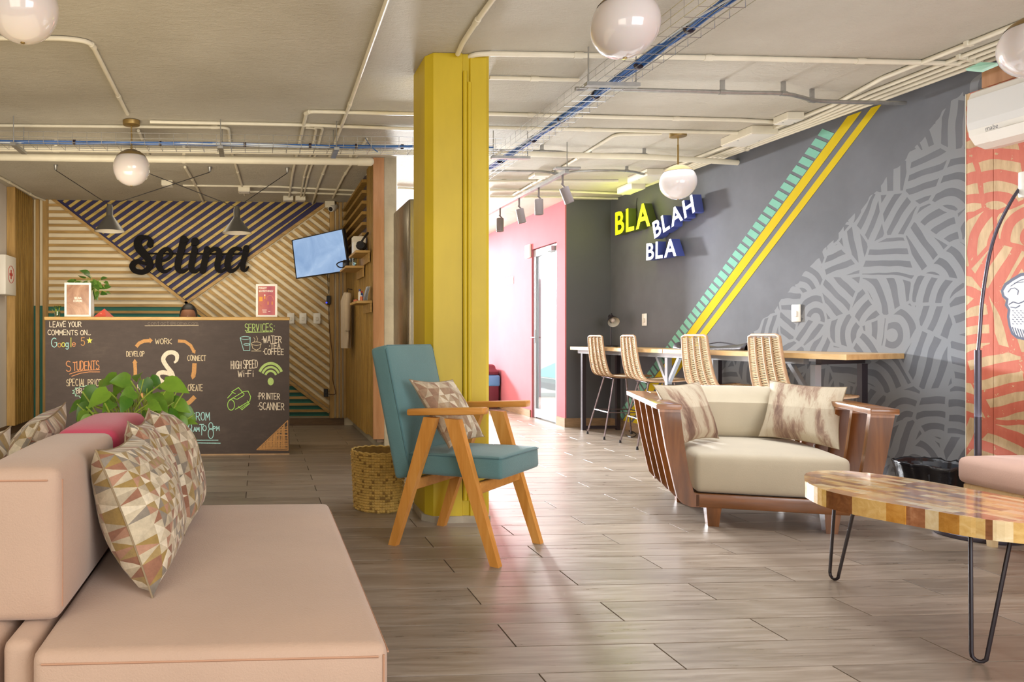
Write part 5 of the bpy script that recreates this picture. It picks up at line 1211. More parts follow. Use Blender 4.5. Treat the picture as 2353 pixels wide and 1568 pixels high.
# security camera
sc0 = atY(765, 478, YW-.09); th = thing('security_camera', 'white bullet security camera under the ceiling beside the slatted wall', 'security camera', (sc0.x, sc0.y, sc0.z+.08))
dv = Vector((-.5, -.7, -.35)).normalized(); Mx = dv.to_track_quat('Z', 'Y').to_matrix().to_4x4()
MB().lathe([(.001, -.07), (.03, -.07), (.036, -.06), (.036, .05), (.032, .055), (.001, .055)], c=tuple(sc0), n=20, M=Mx).build('camera_body', M['plastic'], th, True, True)
MB().lathe([(.001, .056), (.026, .056), (.026, .05)], c=tuple(sc0), n=20, M=Mx).build('lens', M['plastic_dark'], th, True, True)
b0 = atY(757, 458, YW-.06); MB().rbox((b0.x-.055, YW-.11, CEIL-.075), (b0.x+.055, YW-.05, CEIL-.002), .004, 1).build('junction_box', M['conduit'], th, world=True)
MB().tube([sc0-dv*.05, Vector((b0.x, YW-.08, CEIL-.07))], .012, 8).build('mount', M['plastic'], th, world=True)
# ================================================================= shade pendants over the desk
M['shade'] = mat('dark_grey_shade', '47443f', .5); M['shade_in'] = mat('shade_inside', 'cfc7b8', .6)
for (cxp, topy, boty, lab, hooks) in ((252, 470, 532, 'dark grey cone pendant lamp hanging left of the script sign', ((128, 385), (482, 388))), (544, 475, 536, 'dark grey cone pendant lamp hanging right over the script sign', ((660, 388), (330, 404)))):
    Yp = 6.62; zb_ = atY(cxp, boty, Yp).z; zt_ = atY(cxp, topy, Yp).z; X_ = atY(cxp, 500, Yp).x; Hh = zt_-zb_; R_ = 34/F*Yp
    th = thing('pendant_lamp', lab, 'pendant lamp', (X_, Yp, zb_), group='cone pendant lamps over the desk')
    prof = [(R_, 0), (.034, Hh*.56), (.03, Hh*.6), (.03, Hh*.88), (.024, Hh*.95), (.024, Hh), (.001, Hh)]
    MB().lathe(prof, n=32).build('shade', M['shade'], th, smooth=True)
    MB().lathe([(R_-.003, .001), (.031, Hh*.55), (.001, Hh*.56)], n=32).build('shade_lining', M['shade_in'], th, smooth=True)
    MB().sphere((0, 0, Hh*.42), .028, 14, 8).build('bulb', M['opal'], th, smooth=True)
    for k, h_ in enumerate(hooks):
        P_ = atY(h_[0], h_[1], Yp); hk = Vector((P_.x, Yp, CEIL-.05)); top = Vector((X_, Yp, zb_+Hh*.97))
        MB().tube([top, hk], .0035, 6).build('cord', M['black_cable'], th, True, True)
        MB().lathe([(.004, -.05), (.012, -.045), (.016, -.01), (.022, -.002), (.001, -.001)], c=(hk.x, hk.y, CEIL), n=12).build('ceiling_hook', M['grey_metal'], th, True, True)
# ================================================================= CEILING SERVICES
def globe(lab, px, py, Y, capy=True):
    c = atY(px, py, Y); R_ = .128
    th = thing('globe_pendant', lab, 'pendant lamp', tuple(c), group=None)
    MB().sphere((0, 0, 0), R_, 40, 24, z0=-1, z1=.76).build('globe', M['opal'], th, smooth=True)
    MB().sphere((0, 0, 0), R_+.002, 40, 8, z0=.60, z1=1).build('brass_cap', M['brass'], th, smooth=True)
    MB().lathe([(.001, -R_-.004), (.008, -R_-.003), (.008, -R_+.004)], n=12).build('bottom_nut', M['brass'], th, smooth=True)
    h_ = CEIL-c.z
    MB().tube([(0, 0, R_-.01), (0, 0, R_+(h_-R_)*.62)], .007, 10).build('lower_rod', M['brass'], th, smooth=True)
    MB().tube([(0, 0, R_+(h_-R_)*.6), (0, 0, h_-.03)], .0045, 8).build('upper_rod', M['brass'], th, smooth=True)
    MB().lathe([(.001, h_-.045), (.01, h_-.04), (.058, h_-.034), (.06, h_-.03), (.06, h_-.004), (.001, h_-.003)], n=32).build('canopy', M['brass'], th, smooth=True)
    return th
globe('white globe pendant with brass cap hanging before the slatted reception wall', 302, 386, 5.24)
globe('white globe pendant with brass cap hanging beside the lit letter sign', 1558, 419, 5.32)
globe('large white globe pendant cut by the top edge right of the column', 1436, 58, 2.79)
globe('large white globe pendant cut by the top left corner', 52, 18, 2.75)
globe('white globe pendant cut by the right edge beside the air conditioner', 2385, 105, 2.85)
CP = CEIL
def crun(label, pts, r=.0125, drop=0.0, m=None, clips=(), name='ceiling_conduit', group='painted conduits on the ceiling', cat='conduit', sm=3):
    m = m or M['conduit']; z = CEIL-drop-r-.001
    P = [atZ(x, y, z) for x, y in pts]
    if sm > 1:
        Q = []
        for i, p in enumerate(P):      # round the bends only
            if 0 < i < len(P)-1:
                a = P[i-1]; b = P[i+1]; ra = min(.06, (a-p).length*.45); rb = min(.06, (b-p).length*.45)
                A = p+(a-p).normalized()*ra; B = p+(b-p).normalized()*rb
                for k in range(5): t_ = k/4; Q.append(A*(1-t_)**2+p*2*t_*(1-t_)+B*t_*t_)
            else: Q.append(p)
        P = Q
    th = thing(name, label, cat, tuple(P[0]), group=group)
    MB().tube(P, r, 10).build('pipe', m, th, True, True)
    # couplings
    L = [0]
    for a, b in zip(P[:-1], P[1:]): L.append(L[-1]+(b-a).length)
    for f_ in clips:
        d = f_*L[-1]; k = max(i for i in range(len(L)) if L[i] <= d+1e-9); k = min(k, len(P)-2); t_ = (d-L[k])/max(1e-6, L[k+1]-L[k]); c = P[k].lerp(P[k+1], t_); dd_ = (P[k+1]-P[k]).normalized()
        MB().tube([c-dd_*.025, c+dd_*.025], r+.0028, 10).build('coupling', m, th, True, True)
        sx = Vector((-dd_.y, dd_.x, 0)).normalized()*(r+.02)
        MB().box((c.x-.012, c.y-.012, c.z+r-.001), (c.x+.012, c.y+.012, CEIL-.001)).build('strap', m, th, world=True)
    return th
crun('cream conduit bending at top left above the sofa towards the left globe lamp', [(-60, 87), (150, 88), (208, 96), (293, 262)], .0125, clips=(.35, .8))
crun('long straight cream conduit behind the left globe lamp, bending back at its right end', [(-60, 288), (525, 293), (530, 340), (562, 448)], .0115, clips=(.4, .75))
crun('cream conduit starting right of the left globe canopy and passing behind the column', [(345, 280), (700, 287), (960, 297), (1125, 293), (1480, 301), (1720, 306)], .0125, clips=(.25, .5, .72), sm=1)
crun('cream conduit leading from the top edge diagonally down to the slatted wall', [(893, -10), (800, 250), (766, 338), (733, 422), (718, 468)], .0125, clips=(.3, .7), sm=1)
crun('cream conduit from the column turning back beside the cable tray to the slatted wall', [(960, 262), (705, 256), (688, 330), (672, 400), (664, 456)], .0125, clips=(.2, .55))
crun('short cream conduit, second from the left of the group reaching the slatted wall', [(702, 293), (727, 294), (718, 340), (700, 400), (690, 458)], .0105, clips=(.6,))
crun('short cream conduit, third from the left of the group reaching the slatted wall', [(722, 292), (742, 293), (730, 340), (708, 405), (696, 458)], .0105, clips=(.6,))
crun('cream conduit ending with an open mouth where a blue cable enters', [(842, 320), (815, 366), (790, 405), (765, 455)], .0115, clips=(.5,))
crun('thin cream conduit hooking beside the partition top', [(858, 372), (838, 412), (805, 452), (830, 454)], .009, clips=(.5,))
crun('pale conduit sloping towards the left wall panelling', [(-50, 382), (20, 418), (80, 452), (110, 463)], .0125, clips=(.4, .75), sm=1)
crun('horizontal cream conduit just above the slatted wall, upper of two', [(420, 426), (640, 429), (850, 440)], .0105, clips=(.4,), sm=1)
crun('horizontal cream conduit just above the slatted wall, lower of two', [(560, 440), (700, 443), (845, 449)], .0105, clips=(.4,), sm=1)
crun('pale conduit angled down behind the left globe towards the wall boxes', [(318, 300), (335, 340), (348, 372)], .0115, clips=(.5,), sm=1)
crun('pale conduit with red mark above the script sign', [(425, 384), (452, 430), (468, 466)], .0125, clips=(.3,), sm=1)
crun('cream conduit leaving the column top and crossing the whole ceiling to the right', [(1060, 150), (1082, 126), (1125, 123), (1700, 134), (2205, 146)], .0135, clips=(.25, .5, .8))
crun('cream conduit climbing from the column top towards the camera', [(1052, 124), (1062, 100), (1100, 42), (1140, -12)], .0135, clips=(.6,))
crun('short cream conduit right of the column below the first crossing one', [(1125, 178), (1330, 184)], .0115, clips=(.5,), sm=1)
crun('cream conduit right of the column running to the white ceiling box', [(960, 262), (1125, 262), (1450, 270), (1700, 276), (1790, 281)], .0125, clips=(.3, .7), sm=1)
crun('thick cream pipe crossing the ceiling behind the cable tray', [(-60, 341), (350, 345), (960, 352), (1190, 353), (1500, 361), (1712, 375)], .022, .05, clips=(.1, .3, .62), sm=1)
crun('cream conduit running diagonally back from the bar globe towards the corridor', [(1520, 307), (1415, 309), (1300, 380), (1180, 447)], .0125, clips=(.4, .8))
crun('thin cream conduit at the far end of the ceiling over the spotlights', [(1125, 437), (1260, 438), (1480, 447)], .012, clips=(.5,), sm=1)
crun('thin cream conduit close above the pink wall', [(1125, 452), (1290, 453), (1470, 458)], .0115, clips=(.5,), sm=1)
crun('thin pale conduit glimpsed between pier and column', [(914, 432), (960, 435), (1125, 416), (1420, 416)], .012, clips=(.5,), sm=1)
def grun(label, pts, drops, r=.0125, clips=()):
    P = [atZ(x, y, CEIL-d-r) for (x, y), d in zip(pts, drops)]; P = smoothline(P, 3); th = thing('metal_conduit', label, 'conduit', tuple(P[0]), group='bare metal conduits under the ceiling')
    MB().tube(P, r, 10).build('pipe', M['grey_metal'], th, True, True)
    for f_ in clips:
        k = int(f_*(len(P)-1)); c = P[k]; dd_ = (P[min(k+1, len(P)-1)]-P[k-1]).normalized(); MB().tube([c-dd_*.02, c+dd_*.02], r+.003, 10).build('coupling', M['grey_metal'], th, True, True)
        MB().box((c.x-.014, c.y-.004, c.z), (c.x+.014, c.y+.004, CEIL-.001)).build('strap', M['grey_metal'], th, world=True)
grun('bare metal conduit crossing from the tray hanger to the mural wall top', [(1322, 204), (1560, 209), (1700, 213), (1800, 215), (1850, 226), (1890, 233), (2080, 237)], [.06, .06, .06, .06, .06, .06, .06], .0125, (.3, .5, .8))
grun('bare metal conduit waving behind the bar globe pendant', [(1135, 346), (1220, 348), (1290, 350), (1340, 360), (1392, 355), (1480, 356), (1540, 366), (1700, 370)], [.04]*8, .0125, (.2, .5, .75))
grun('thin metal conduit behind the spotlight track end', [(1130, 393), (1240, 394), (1290, 400), (1330, 393), (1440, 393), (1490, 402), (1570, 404)], [.03]*7, .011, (.3, .7))
# conduits running along the mural wall
def wrun(label, off, ya, yb, r=.012, jog=0, pts=None):
    P = []
    for i in range(9):
        y = ya+(yb-ya)*i/8; x = WA.x-(y-WA.y)*(WA.x-WB.x)/(WB.y-WA.y); o_ = off+(jog if y < 4.6 else 0)*min(1, max(0, (4.8-y)/.5)); P.append(Vector((x-o_, y, CEIL-r-.001)))
    th = thing('ceiling_conduit', label, 'conduit', tuple(P[0]), group='conduits along the mural wall'); MB().tube(P, r, 10).build('pipe', M['conduit'], th, True, True)
    for k in (2, 5): c = P[k]; MB().box((c.x-.02, c.y-.01, c.z-.013), (c.x+.02, c.y+.01, CEIL-.001)).build('strap', M['conduit'], th, world=True)
wrun('cream conduit along the mural wall top, nearest the wall of the bundle', .07, 2.6, 7.6)
wrun('cream conduit along the mural wall top, second from the wall', .11, 2.6, 7.5, jog=.03)
wrun('cream conduit along the mural wall top, third from the wall', .15, 2.6, 7.4, jog=.06)
wrun('cream conduit along the mural wall top, fourth from the wall', .19, 2.6, 7.3, jog=.09)
wrun('cream conduit along the mural wall top, outermost with a wide gap', .30, 2.6, 6.6, jog=.12, r=.0135)
def cbox(label, px, py, w, d, h, drop=0):
    p = atZ(px, py, CEIL-h); th = thing('junction_box', label, 'junction box', (p.x, p.y, CEIL-h-.001), group='white junction boxes on the ceiling')
    MB().rbox((p.x-w/2, p.y-d/2, CEIL-h-.001), (p.x+w/2, p.y+d/2, CEIL-.001), .004, 1).build('box_body', M['conduit'], th, world=True)
    MB().rbox((p.x-w/2+.006, p.y-d/2+.006, CEIL-h-.005), (p.x+w/2-.006, p.y+d/2-.006, CEIL-h-.0012), .002, 1).build('cover', M['plastic'], th, world=True)
    for sx_ in (-1, 1): MB().lathe([(.001, -.002), (.006, -.002), (.006, .001)], c=(p.x+sx_*(w/2-.018), p.y, CEIL-h-.005), n=10).build('screw', M['grey_metal'], th, world=True)
cbox('long white junction box under the ceiling beside the mural stripes', 1720, 322, .20, .36, .06)
cbox('white octagonal junction box where the crossing conduit meets the wall run', 1812, 280, .12, .14, .05)
cbox('white box under the ceiling just above the lit yellow letters', 1490, 412, .22, .36, .06)
cbox('pale box close to the bar corner under the ceiling', 1450, 440, .14, .3, .07)
cbox('small white box left of the spotlight track', 1240, 407, .16, .16, .03)
cbox('white box above the script sign', 385, 428, .11, .11, .05)
cbox('white box with dark slot over the right cone lamp', 561, 442, .12, .12, .06)
cbox('white box left of the pair above the navy slats', 662, 462, .11, .11, .05)
cbox('white box right of the pair above the navy slats', 690, 462, .11, .11, .05)
# thick white drain pipe
pz_ = CEIL-.11; yp = (pz_-1)*F/(776-373)*.99
P_ = [Vector((-2.55, yp, pz_)), Vector((.88, yp, pz_))]
th = thing('drain_pipe', 'thick cream drain pipe running across before the reception recess', 'pipe', (-1, yp, pz_))
MB().tube(P_, .031, 16).build('pipe', M['conduit'], th, True, True)
MB().tube([Vector((.80, yp, pz_)), Vector((.90, yp, pz_))], .035, 16).build('elbow', M['conduit'], th, True, True); MB().sphere((.90, yp, pz_), .035, 16, 10).build('end_cap', M['conduit'], th, True, True)
MB().tube([Vector((-1.05, yp, pz_)), Vector((-.93, yp, pz_))], .034, 16).build('coupling', M['conduit'], th, True, True)
for x in (-2.2, -.6, .74):
    MB().tube([Vector((x-.012, yp, pz_)), Vector((x+.012, yp, pz_))], .0345, 16).box((x-.012, yp-.012, pz_+.03), (x+.012, yp+.012, CEIL-.001)).build('hanger', M['conduit'], th, True, True)
# ---- wire basket cable trays
def tray(label, A, B, w, h, z, seed):
    A = Vector(A); B = Vector(B); d = (B-A).normalized(); s_ = Vector((-d.y, d.x, 0)); L = (B-A).length
    th = thing('cable_tray', label, 'cable tray', (A.x, A.y, z)); mb = MB(); r = .0017
    for k in range(5): o_ = s_*(-w/2+w*k/4); mb.tube([A+o_+Vector((0, 0, z)), B+o_+Vector((0, 0, z))], r, 4)
    for sg_ in (-1, 1):
        for hz_ in (h*.5, h): o_ = s_*(sg_*w/2); mb.tube([A+o_+Vector((0, 0, z+hz_)), B+o_+Vector((0, 0, z+hz_))], r, 4)
    n = int(L/.1)
    for i in range(n+1):
        p = A+d*(i*.1); mb.tube([p+s_*(-w/2)+Vector((0, 0, z+h)), p+s_*(-w/2)+Vector((0, 0, z-.004)), p+s_*(w/2)+Vector((0, 0, z-.004)), p+s_*(w/2)+Vector((0, 0, z+h))], r, 4)
    tag(mb.build('wire_basket', M['bright_metal'], th, world=True), kind='stuff')
    return th, d, s_
def hanger(th, p, s_, w, z, rodr=.0035):
    for sg_ in (-1, 1):
        q_ = p+s_*(sg_*w/2); MB().tube([Vector((q_.x, q_.y, z-.02)), Vector((q_.x, q_.y, CEIL-.002))], rodr, 6).build('threaded_rod', M['grey_metal'], th, True, True)
    a = p-s_*(w/2+.015); b = p+s_*(w/2+.015); d = Vector((s_.y, -s_.x, 0))*.018
    MB().prism([Vector((a.x, a.y, z-.03))-d, Vector((b.x, b.y, z-.03))-d, Vector((b.x, b.y, z-.03))+d, Vector((a.x, a.y, z-.03))+d], (0, 0, .02)).build('support_bar', M['grey_metal'], th, world=True)
TZ = 2.36
ya = 5.28
th1, d1_, s1_ = tray('galvanised wire cable tray crossing left part of the ceiling', (-2.5, ya, 0), (1.75, ya, 0), .20, .075, TZ, 1)
for x in (-1.7, -.27, .55): hanger(th1, Vector((x, ya, 0)), s1_, .22, TZ)
xt = 1.87
th2, d2_, s2_ = tray('galvanised wire cable tray running towards the camera right of the column', (xt, 7.0, 0), (xt+.03, 2.3, 0), .20, .075, TZ, 2)
for y in (5.35, 3.78, 2.75): hanger(th2, Vector((xt, y, 0)), s2_, .26, TZ)
def bundle(label, pts, n, rad, seed, z):
    rnd = random.Random(seed); th = thing('cable_bundle', label, 'cables', (pts[0][0], pts[0][1], z), group=None)
    for k in range(n):
        ph = rnd.uniform(0, 6.28); rr_ = rad*rnd.uniform(.2, 1); P = []
        base_ = [Vector((x, y, z)) for x, y in pts]; N_ = 40
        L = sum((b-a).length for a, b in zip(base_[:-1], base_[1:]))
        for i in range(N_+1):
            t_ = i/N_*(len(base_)-1); j = min(int(t_), len(base_)-2); p = base_[j].lerp(base_[j+1], t_-j); dd_ = (base_[j+1]-base_[j]).normalized(); s_ = Vector((-dd_.y, dd_.x, 0))
            a = ph+i*.35*(1 if k % 2 else -1)
            P.append(p+s_*(rr_*math.cos(a))+Vector((0, 0, rr_*.6*math.sin(a))))
        MB().tube(P, .005, 6).build('cable', M['white_cable'] if k % 4 == 3 else M['blue_cable'], th, True, True)
    tot = 9
    for i in range(1, tot):
        t_ = i/tot*(len(pts)-1); j = min(int(t_), len(pts)-2); a = Vector((*pts[j], z)); b = Vector((*pts[j+1], z)); p = a.lerp(b, t_-j); dd_ = (b-a).normalized()
        MB().tube([p-dd_*.009, p+dd_*.009], rad*.7+.006, 12).build('cable_tie', M['tie'], th, True, True)
    return th
bundle('bundle of blue network cables lying in the left cable tray', [(-2.5, ya-.05), (.2, ya-.04), (1.7, ya-.05)], 9, .018, 1, TZ+.018)
bundle('bundle of blue network cables lying in the right cable tray', [(xt-.02, 6.9), (xt+.04, 5.0), (xt+.05, 3.6), (xt+.05, 2.3)], 14, .028, 2, TZ+.024)
cable('network_cable', 'single blue cable looping from the open conduit down to the tray', [atZ(840, 318, CEIL-.02), atD(850, 334, 5.25), atD(862, 345, 5.22), atD(868, 349, 5.2)], .0042, M['blue_cable'])
# ---- spotlight track
tr = thing('spotlight_track', 'grey ceiling track carrying the four cylinder spotlights', 'light track', (2.55, 7.2, 2.36))
TA = atD(1303, 398, 5.75); zt0 = TA.z; TBp = atZ(1122, 494, zt0)
dT = (TBp-TA).normalized(); TE = TBp+dT*.6
sT = Vector((-dT.y, dT.x, 0)).normalized()*.017
MB().prism([TA-sT, TE-sT, TE+sT, TA+sT], (0, 0, .028)).build('rail', M['grey_metal'], tr, world=True)
MB().rbox((TA.x-.10, TA.y-.03, zt0+.029), (TA.x+.10, TA.y+.03, zt0+.045), .003, 1).build('end_plate', M['grey_metal'], tr, world=True)
MB().tube([TA+Vector((0, 0, .04)), Vector((TA.x, TA.y, CEIL-.002))], .004, 6).tube([TE+Vector((0, 0, .02)), Vector((TE.x, TE.y, CEIL-.002))], .004, 6).build('suspension', M['grey_metal'], tr, world=True)
M['spot'] = mat('taupe_spot_metal', '7d7270', .45, .2)
def online(px):    # point on the track whose picture column is px
    best = None
    for i in range(400):
        p = TA.lerp(TE, i/399); u = (p-O0); fw_ = Vector((math.sin(PSI), math.cos(PSI), 0)); rt = Vector((math.cos(PSI), -math.sin(PSI), 0)); x = PPX+F*u.dot(rt)/u.dot(fw_)
        if best is None or abs(x-px) < best[0]: best = (abs(x-px), p)
    return best[1]
for (px, ph, tilt, lab) in ((1293, 1, (.38, 0), 'taupe cylinder spotlight nearest the lit letters, tilted right'), (1238, 1, (0, 0), 'taupe cylinder spotlight hanging straight, second on the track'), (1193, 1, (.18, 0), 'taupe cylinder spotlight tilted slightly, third on the track'), (1149, 1, (-.03, 0), 'taupe cylinder spotlight nearest the yellow column')):
    p = online(px); th = thing('spotlight', lab, 'spotlight', tuple(p-Vector((0, 0, .22))), group='cylinder spotlights on the track')
    piv = p-Vector((0, 0, .075)); MB().tube([p, piv], .008, 8).tube([piv+Vector((-.01, 0, .01)), piv+Vector((.02, 0, -.02))], .007, 8).build('stem', M['spot'], th, True, True)
    dv = Vector((tilt[0], -.05, -1)).normalized(); Mx = (-dv).to_track_quat('Z', 'Y').to_matrix().to_4x4(); c = piv+dv*.09
    MB().lathe([(.001, .066), (.034, .066), (.036, .062), (.036, -.064), (.033, -.066), (.030, -.06), (.001, -.05)], c=tuple(c), n=24, M=Mx).build('spot_body', M['spot'], th, True, True)
    MB().lathe([(.001, -.052), (.029, -.058)], c=tuple(c), n=20, M=Mx).build('lens', mat('spot_lens', 'cfc8c2', .2), th, True, True)
# ================================================================= RIGHT SIDE
# plywood mural panels with coral pattern
t = NT('coral_mural_plywood'); v = t.coord('Object'); g1 = t.noise(t.coord('Object', (1, 1, .25)), 16, 4, .7); woodc = t.ramp(g1, [(.3, 'a88960'), (.6, 'c9ab80'), (.8, 'd8c09a')])
cs_ = t.sep(v); v = t.comb(t.math('MULTIPLY', cs_[1], -1.0), 0.0, cs_[2]); pat = mural_nodes(t, v, 3.4, .108, 3.3); wear = t.math('GREATER_THAN', t.noise(v, 22, 4, .7), .36)
t.base(t.mix(t.math('MULTIPLY', pat, wear), woodc, t.ramp(g1, [(.3, 'b9573f'), (.7, 'c86a50')]))); t.b.inputs['Roughness'].default_value = .6; M['coral_mural'] = t.m
s_a = wsz(2226, 600)[0]; seam = wsz(2290, 600)[0]
pm_ = thing('mural_panels', 'plywood boards painted with coral maze pattern on the wall behind the floor lamp', 'mural', tuple(wpt(s_a+.6, .3)))
def wbox(sa, sb, za, zb, o0, o1): return MB().prism([wpt(sa, za, o0), wpt(sb, za, o0), wpt(sb, zb, o0), wpt(sa, zb, o0)], WN*(o1-o0))
for a, b in ((s_a, seam-.0015), (seam+.0015, seam+.9), (seam+.903, Lw-.02)):
    wbox(a, b, .0, CEIL-.14, .002, .02).build('plywood_panel', M['coral_mural'], pm_, world=True)
wbox(s_a, s_a+.004, 0, CEIL-.14, .0205, .0215).build('edge_tape', M['conduit'], pm_, world=True)
wbox(s_a+.1, Lw-.02, CEIL-.138, CEIL-.04, .002, .03).build('top_board', M['peach_wood'], pm_, world=True)
# face drawing
M['face_white'] = mat('painted_white', 'd5d6da', .6); M['face_line'] = mat('painted_slate', '5d6378', .6)
def wf(px, py, off): return atW(px, py, off)
outer = [(2370, 624), (2345, 628), (2325, 640), (2308, 652), (2300, 668), (2303, 682), (2312, 690), (2309, 702), (2316, 712), (2314, 728), (2318, 750), (2324, 768), (2336, 778), (2352, 782), (2375, 785), (2400, 770), (2410, 640)]
inner = [(2370, 632), (2347, 635), (2328, 646), (2313, 657), (2306, 669), (2309, 680), (2318, 687), (2316, 700), (2322, 712), (2320, 728), (2323, 749), (2329, 765), (2339, 773), (2353, 776), (2375, 779), (2395, 765), (2404, 646)]
MB().prism([wf(x, y, .0205) for x, y in outer], WN*.001).build('drawn_outline', M['face_line'], pm_, world=True)
MB().prism([wf(x, y, .0216) for x, y in inner], WN*.001).build('drawn_face', M['face_white'], pm_, world=True)
mb = MB()
def wline(pts, w):
    P = [Vector((x, y)) for x, y in pts]
    for a, b in zip(P[:-1], P[1:]):
        d = (b-a).normalized(); n = Vector((-d.y, d.x))*w/2; mb.prism([wf(*(a+n), .0228), wf(*(b+n), .0228), wf(*(b-n), .0228), wf(*(a-n), .0228)], WN*.0006)
wline([(2316, 672), (2322, 664), (2332, 662), (2340, 668), (2338, 678)], 1.6); wline([(2318, 700), (2328, 694), (2340, 698), (2350, 694), (2356, 690)], 2.2); wline([(2322, 706), (2334, 708), (2344, 702)], 2)
wline([(2330, 652), (2345, 644), (2360, 640)], 1.4); wline([(2322, 658), (2335, 650), (2352, 648)], 1.2)
for i in range(7):
    for k in range(4): x = 2326+k*9+(i % 2)*4; y = 714+i*5; wline([(x, y), (x+4, y+1)], 1.3)
for i in range(6): x = 2326+i*6; wline([(x, 752+i*1.5), (x+7, 772+i*1.2)], 1.8)
mb.build('drawn_hatching', M['face_line'], pm_, world=True)
# air conditioner
acY1 = atW(2228, 300, .23).y; sA = (Vector((WB.x, WB.y, 0))-Vector((WB.x, acY1, 0))).length
s0_ = wsz(2228, 300)[0]; 
pA = atW(2230, 300, .23); sA = (pA-WB).dot(WD)
ac = thing('air_conditioner', 'white split air conditioner high on the coral mural wall', 'air conditioner', tuple(wpt(sA+.4, 2.03, .11)))
prof = [(.0, 2.335), (.17, 2.34), (.205, 2.325), (.222, 2.28), (.226, 2.16), (.215, 2.09), (.18, 2.045), (.12, 2.025), (.05, 2.03), (.0, 2.06)]
mb = MB(); mb.prism([wpt(sA, z, .024+o_) for o_, z in prof], WD*.84); mb.build('casing', M['plastic'], ac, world=True)
pf = [(.2225, 2.28), (.2265, 2.16), (.2158, 2.092)]
mb = MB(); mb.prism([wpt(sA+.0, z, .0255+o_) for o_, z in [(.2225, 2.29), (.2275, 2.16), (.2205, 2.122), (.2175, 2.122), (.2245, 2.16), (.22, 2.29)]], WD*.84); mb.build('front_panel', mat('ac_front', 'd9d8d5', .3), ac, world=True)
mb = MB(); mb.prism([wpt(sA+.09, z, .026+o_) for o_, z in [(.216, 2.094), (.182, 2.047), (.125, 2.027), (.125, 2.022), (.186, 2.041), (.2205, 2.09)]], WD*.68); mb.build('air_flap', M['plastic'], ac, world=True)
printed('mabe', atX(2279, 292, wpt(sA+.1, 2.1, .256).x-.002), .062, .024, M['ink_dark'], ac, WD, Vector((0, 0, 1)), 'maker_lettering')
# mint glass bracket at the ceiling corner
p = atW(2255, 156, .12); th = thing('mint_wedge', 'small mint glass wedge under the ceiling above the mural edge', 'ornament', tuple(p))
M['mint_glass'] = mat('mint_glass', '9fd3bd', .15)
q1, q2, q3, q4_ = atW(2222, 163, .12), atW(2257, 148, .12), atW(2258, 166, .10), atW(2298, 149, .12)
MB().prism([q1, q3, q4_, q2], Vector((-.01, 0, .012))).build('wedge', M['mint_glass'], th, world=True)
# bar: counter top with frame
zb_ = .90; thk = .033
n0 = atZ(1945, 816, zb_); e0 = atZ(2078, 817, zb_)
FXn = n0.x; XF = 3.44
A1 = Vector((XF, 4.22, zb_)); 
A1 = atX(1945, 816, XF); A1.z = zb_
B1 = atW(2078, 818, .003); B1 = Vector((B1.x, B1.y, zb_))
C1 = Vector((WB.x-.004, YP-.004, zb_)); D1 = atX(1336, 800, 3.44); D1 = Vector((XF-.01, YP-.004-.08, zb_)); 
bar_ = thing('bar_counter', 'long honey wood bar counter on grey steel legs along the mural wall', 'bar counter', (3.7, 6.1, 0))
C1 = Vector((WB.x-.006, YP-.006, zb_))
M['bar_wood'] = wood('bar_board', ['b98c52', 'cda468', 'dab982'], .8, 1, .35, rnd=.12, coat=.2)
mid = .0
segs = [(0.0, .485), (.487, 1.0)]
for a, b in segs:
    p0 = D1.lerp(A1, a); p1 = D1.lerp(A1, b); q0 = C1.lerp(B1, a); q1 = C1.lerp(B1, b)
    MB().prism([p0, p1, q1, q0], (0, 0, -thk)).build('counter_board', M['bar_wood'], bar_, world=True)
M['frame_steel'] = mat('bar_frame_steel', '8e9093', .35, .5); M['dark_leg'] = mat('bar_frame_dark', '3b3338', .4, .3)
zr = zb_-thk
def sq(a, b, w=.035, m=None, nm='frame_bar'):
    a = Vector(a); b = Vector(b); d = (b-a).normalized(); x = d.cross(Vector((0, 0, 1)) if abs(d.z) < .9 else Vector((1, 0, 0))).normalized()*w/2; y = d.cross(x).normalized()*w/2
    MB().hexa([a-x-y, a+x-y, a+x+y, a-x+y, b-x-y, b+x-y, b+x+y, b-x+y]).build(nm, m or M['frame_steel'], bar_, world=True)
sq((XF+.06, 7.82, zr-.02), (XF+.06, 4.5, zr-.02), .036, nm='front_beam'); sq((3.92, 7.82, zr-.02), (3.99, 4.72, zr-.02), .036, nm='back_beam')
legs_y = [7.72, 6.08, 5.45, 4.42]
for i, y in enumerate(legs_y):
    xb_ = WA.x-(y+ (.25 if i == 3 else 0)-WA.y)*(WA.x-WB.x)/(WB.y-WA.y)-.06; yb_ = y+(.22 if i == 3 else 0)
    m_ = M['dark_leg'] if i == 0 else M['frame_steel']
    sq((XF+.06, y, 0), (XF+.06, y, zr-.04), .04, m_, 'leg'); sq((xb_, yb_, 0), (xb_, yb_, zr-.04), .04, M['dark_leg'], 'leg')
    sq((XF+.08, y, zr-.02), (xb_, yb_, zr-.02), .034, M['dark_leg'], 'cross_beam')
    if i in (0,): sq((XF+.08, y, .03), (xb_-.02, yb_, .03), .03, M['dark_leg'], 'foot_rail')
    if i in (1,):
        for sg_ in (-1, 1): sq((XF+.06, y+sg_*.17, zr-.035), (XF+.06, y+sg_*.02, zr-.24), .028, nm='brace')
    if i == 3: sq((XF+.06, y+.22, zr-.035), (XF+.06, y+.03, zr-.26), .028, nm='brace')
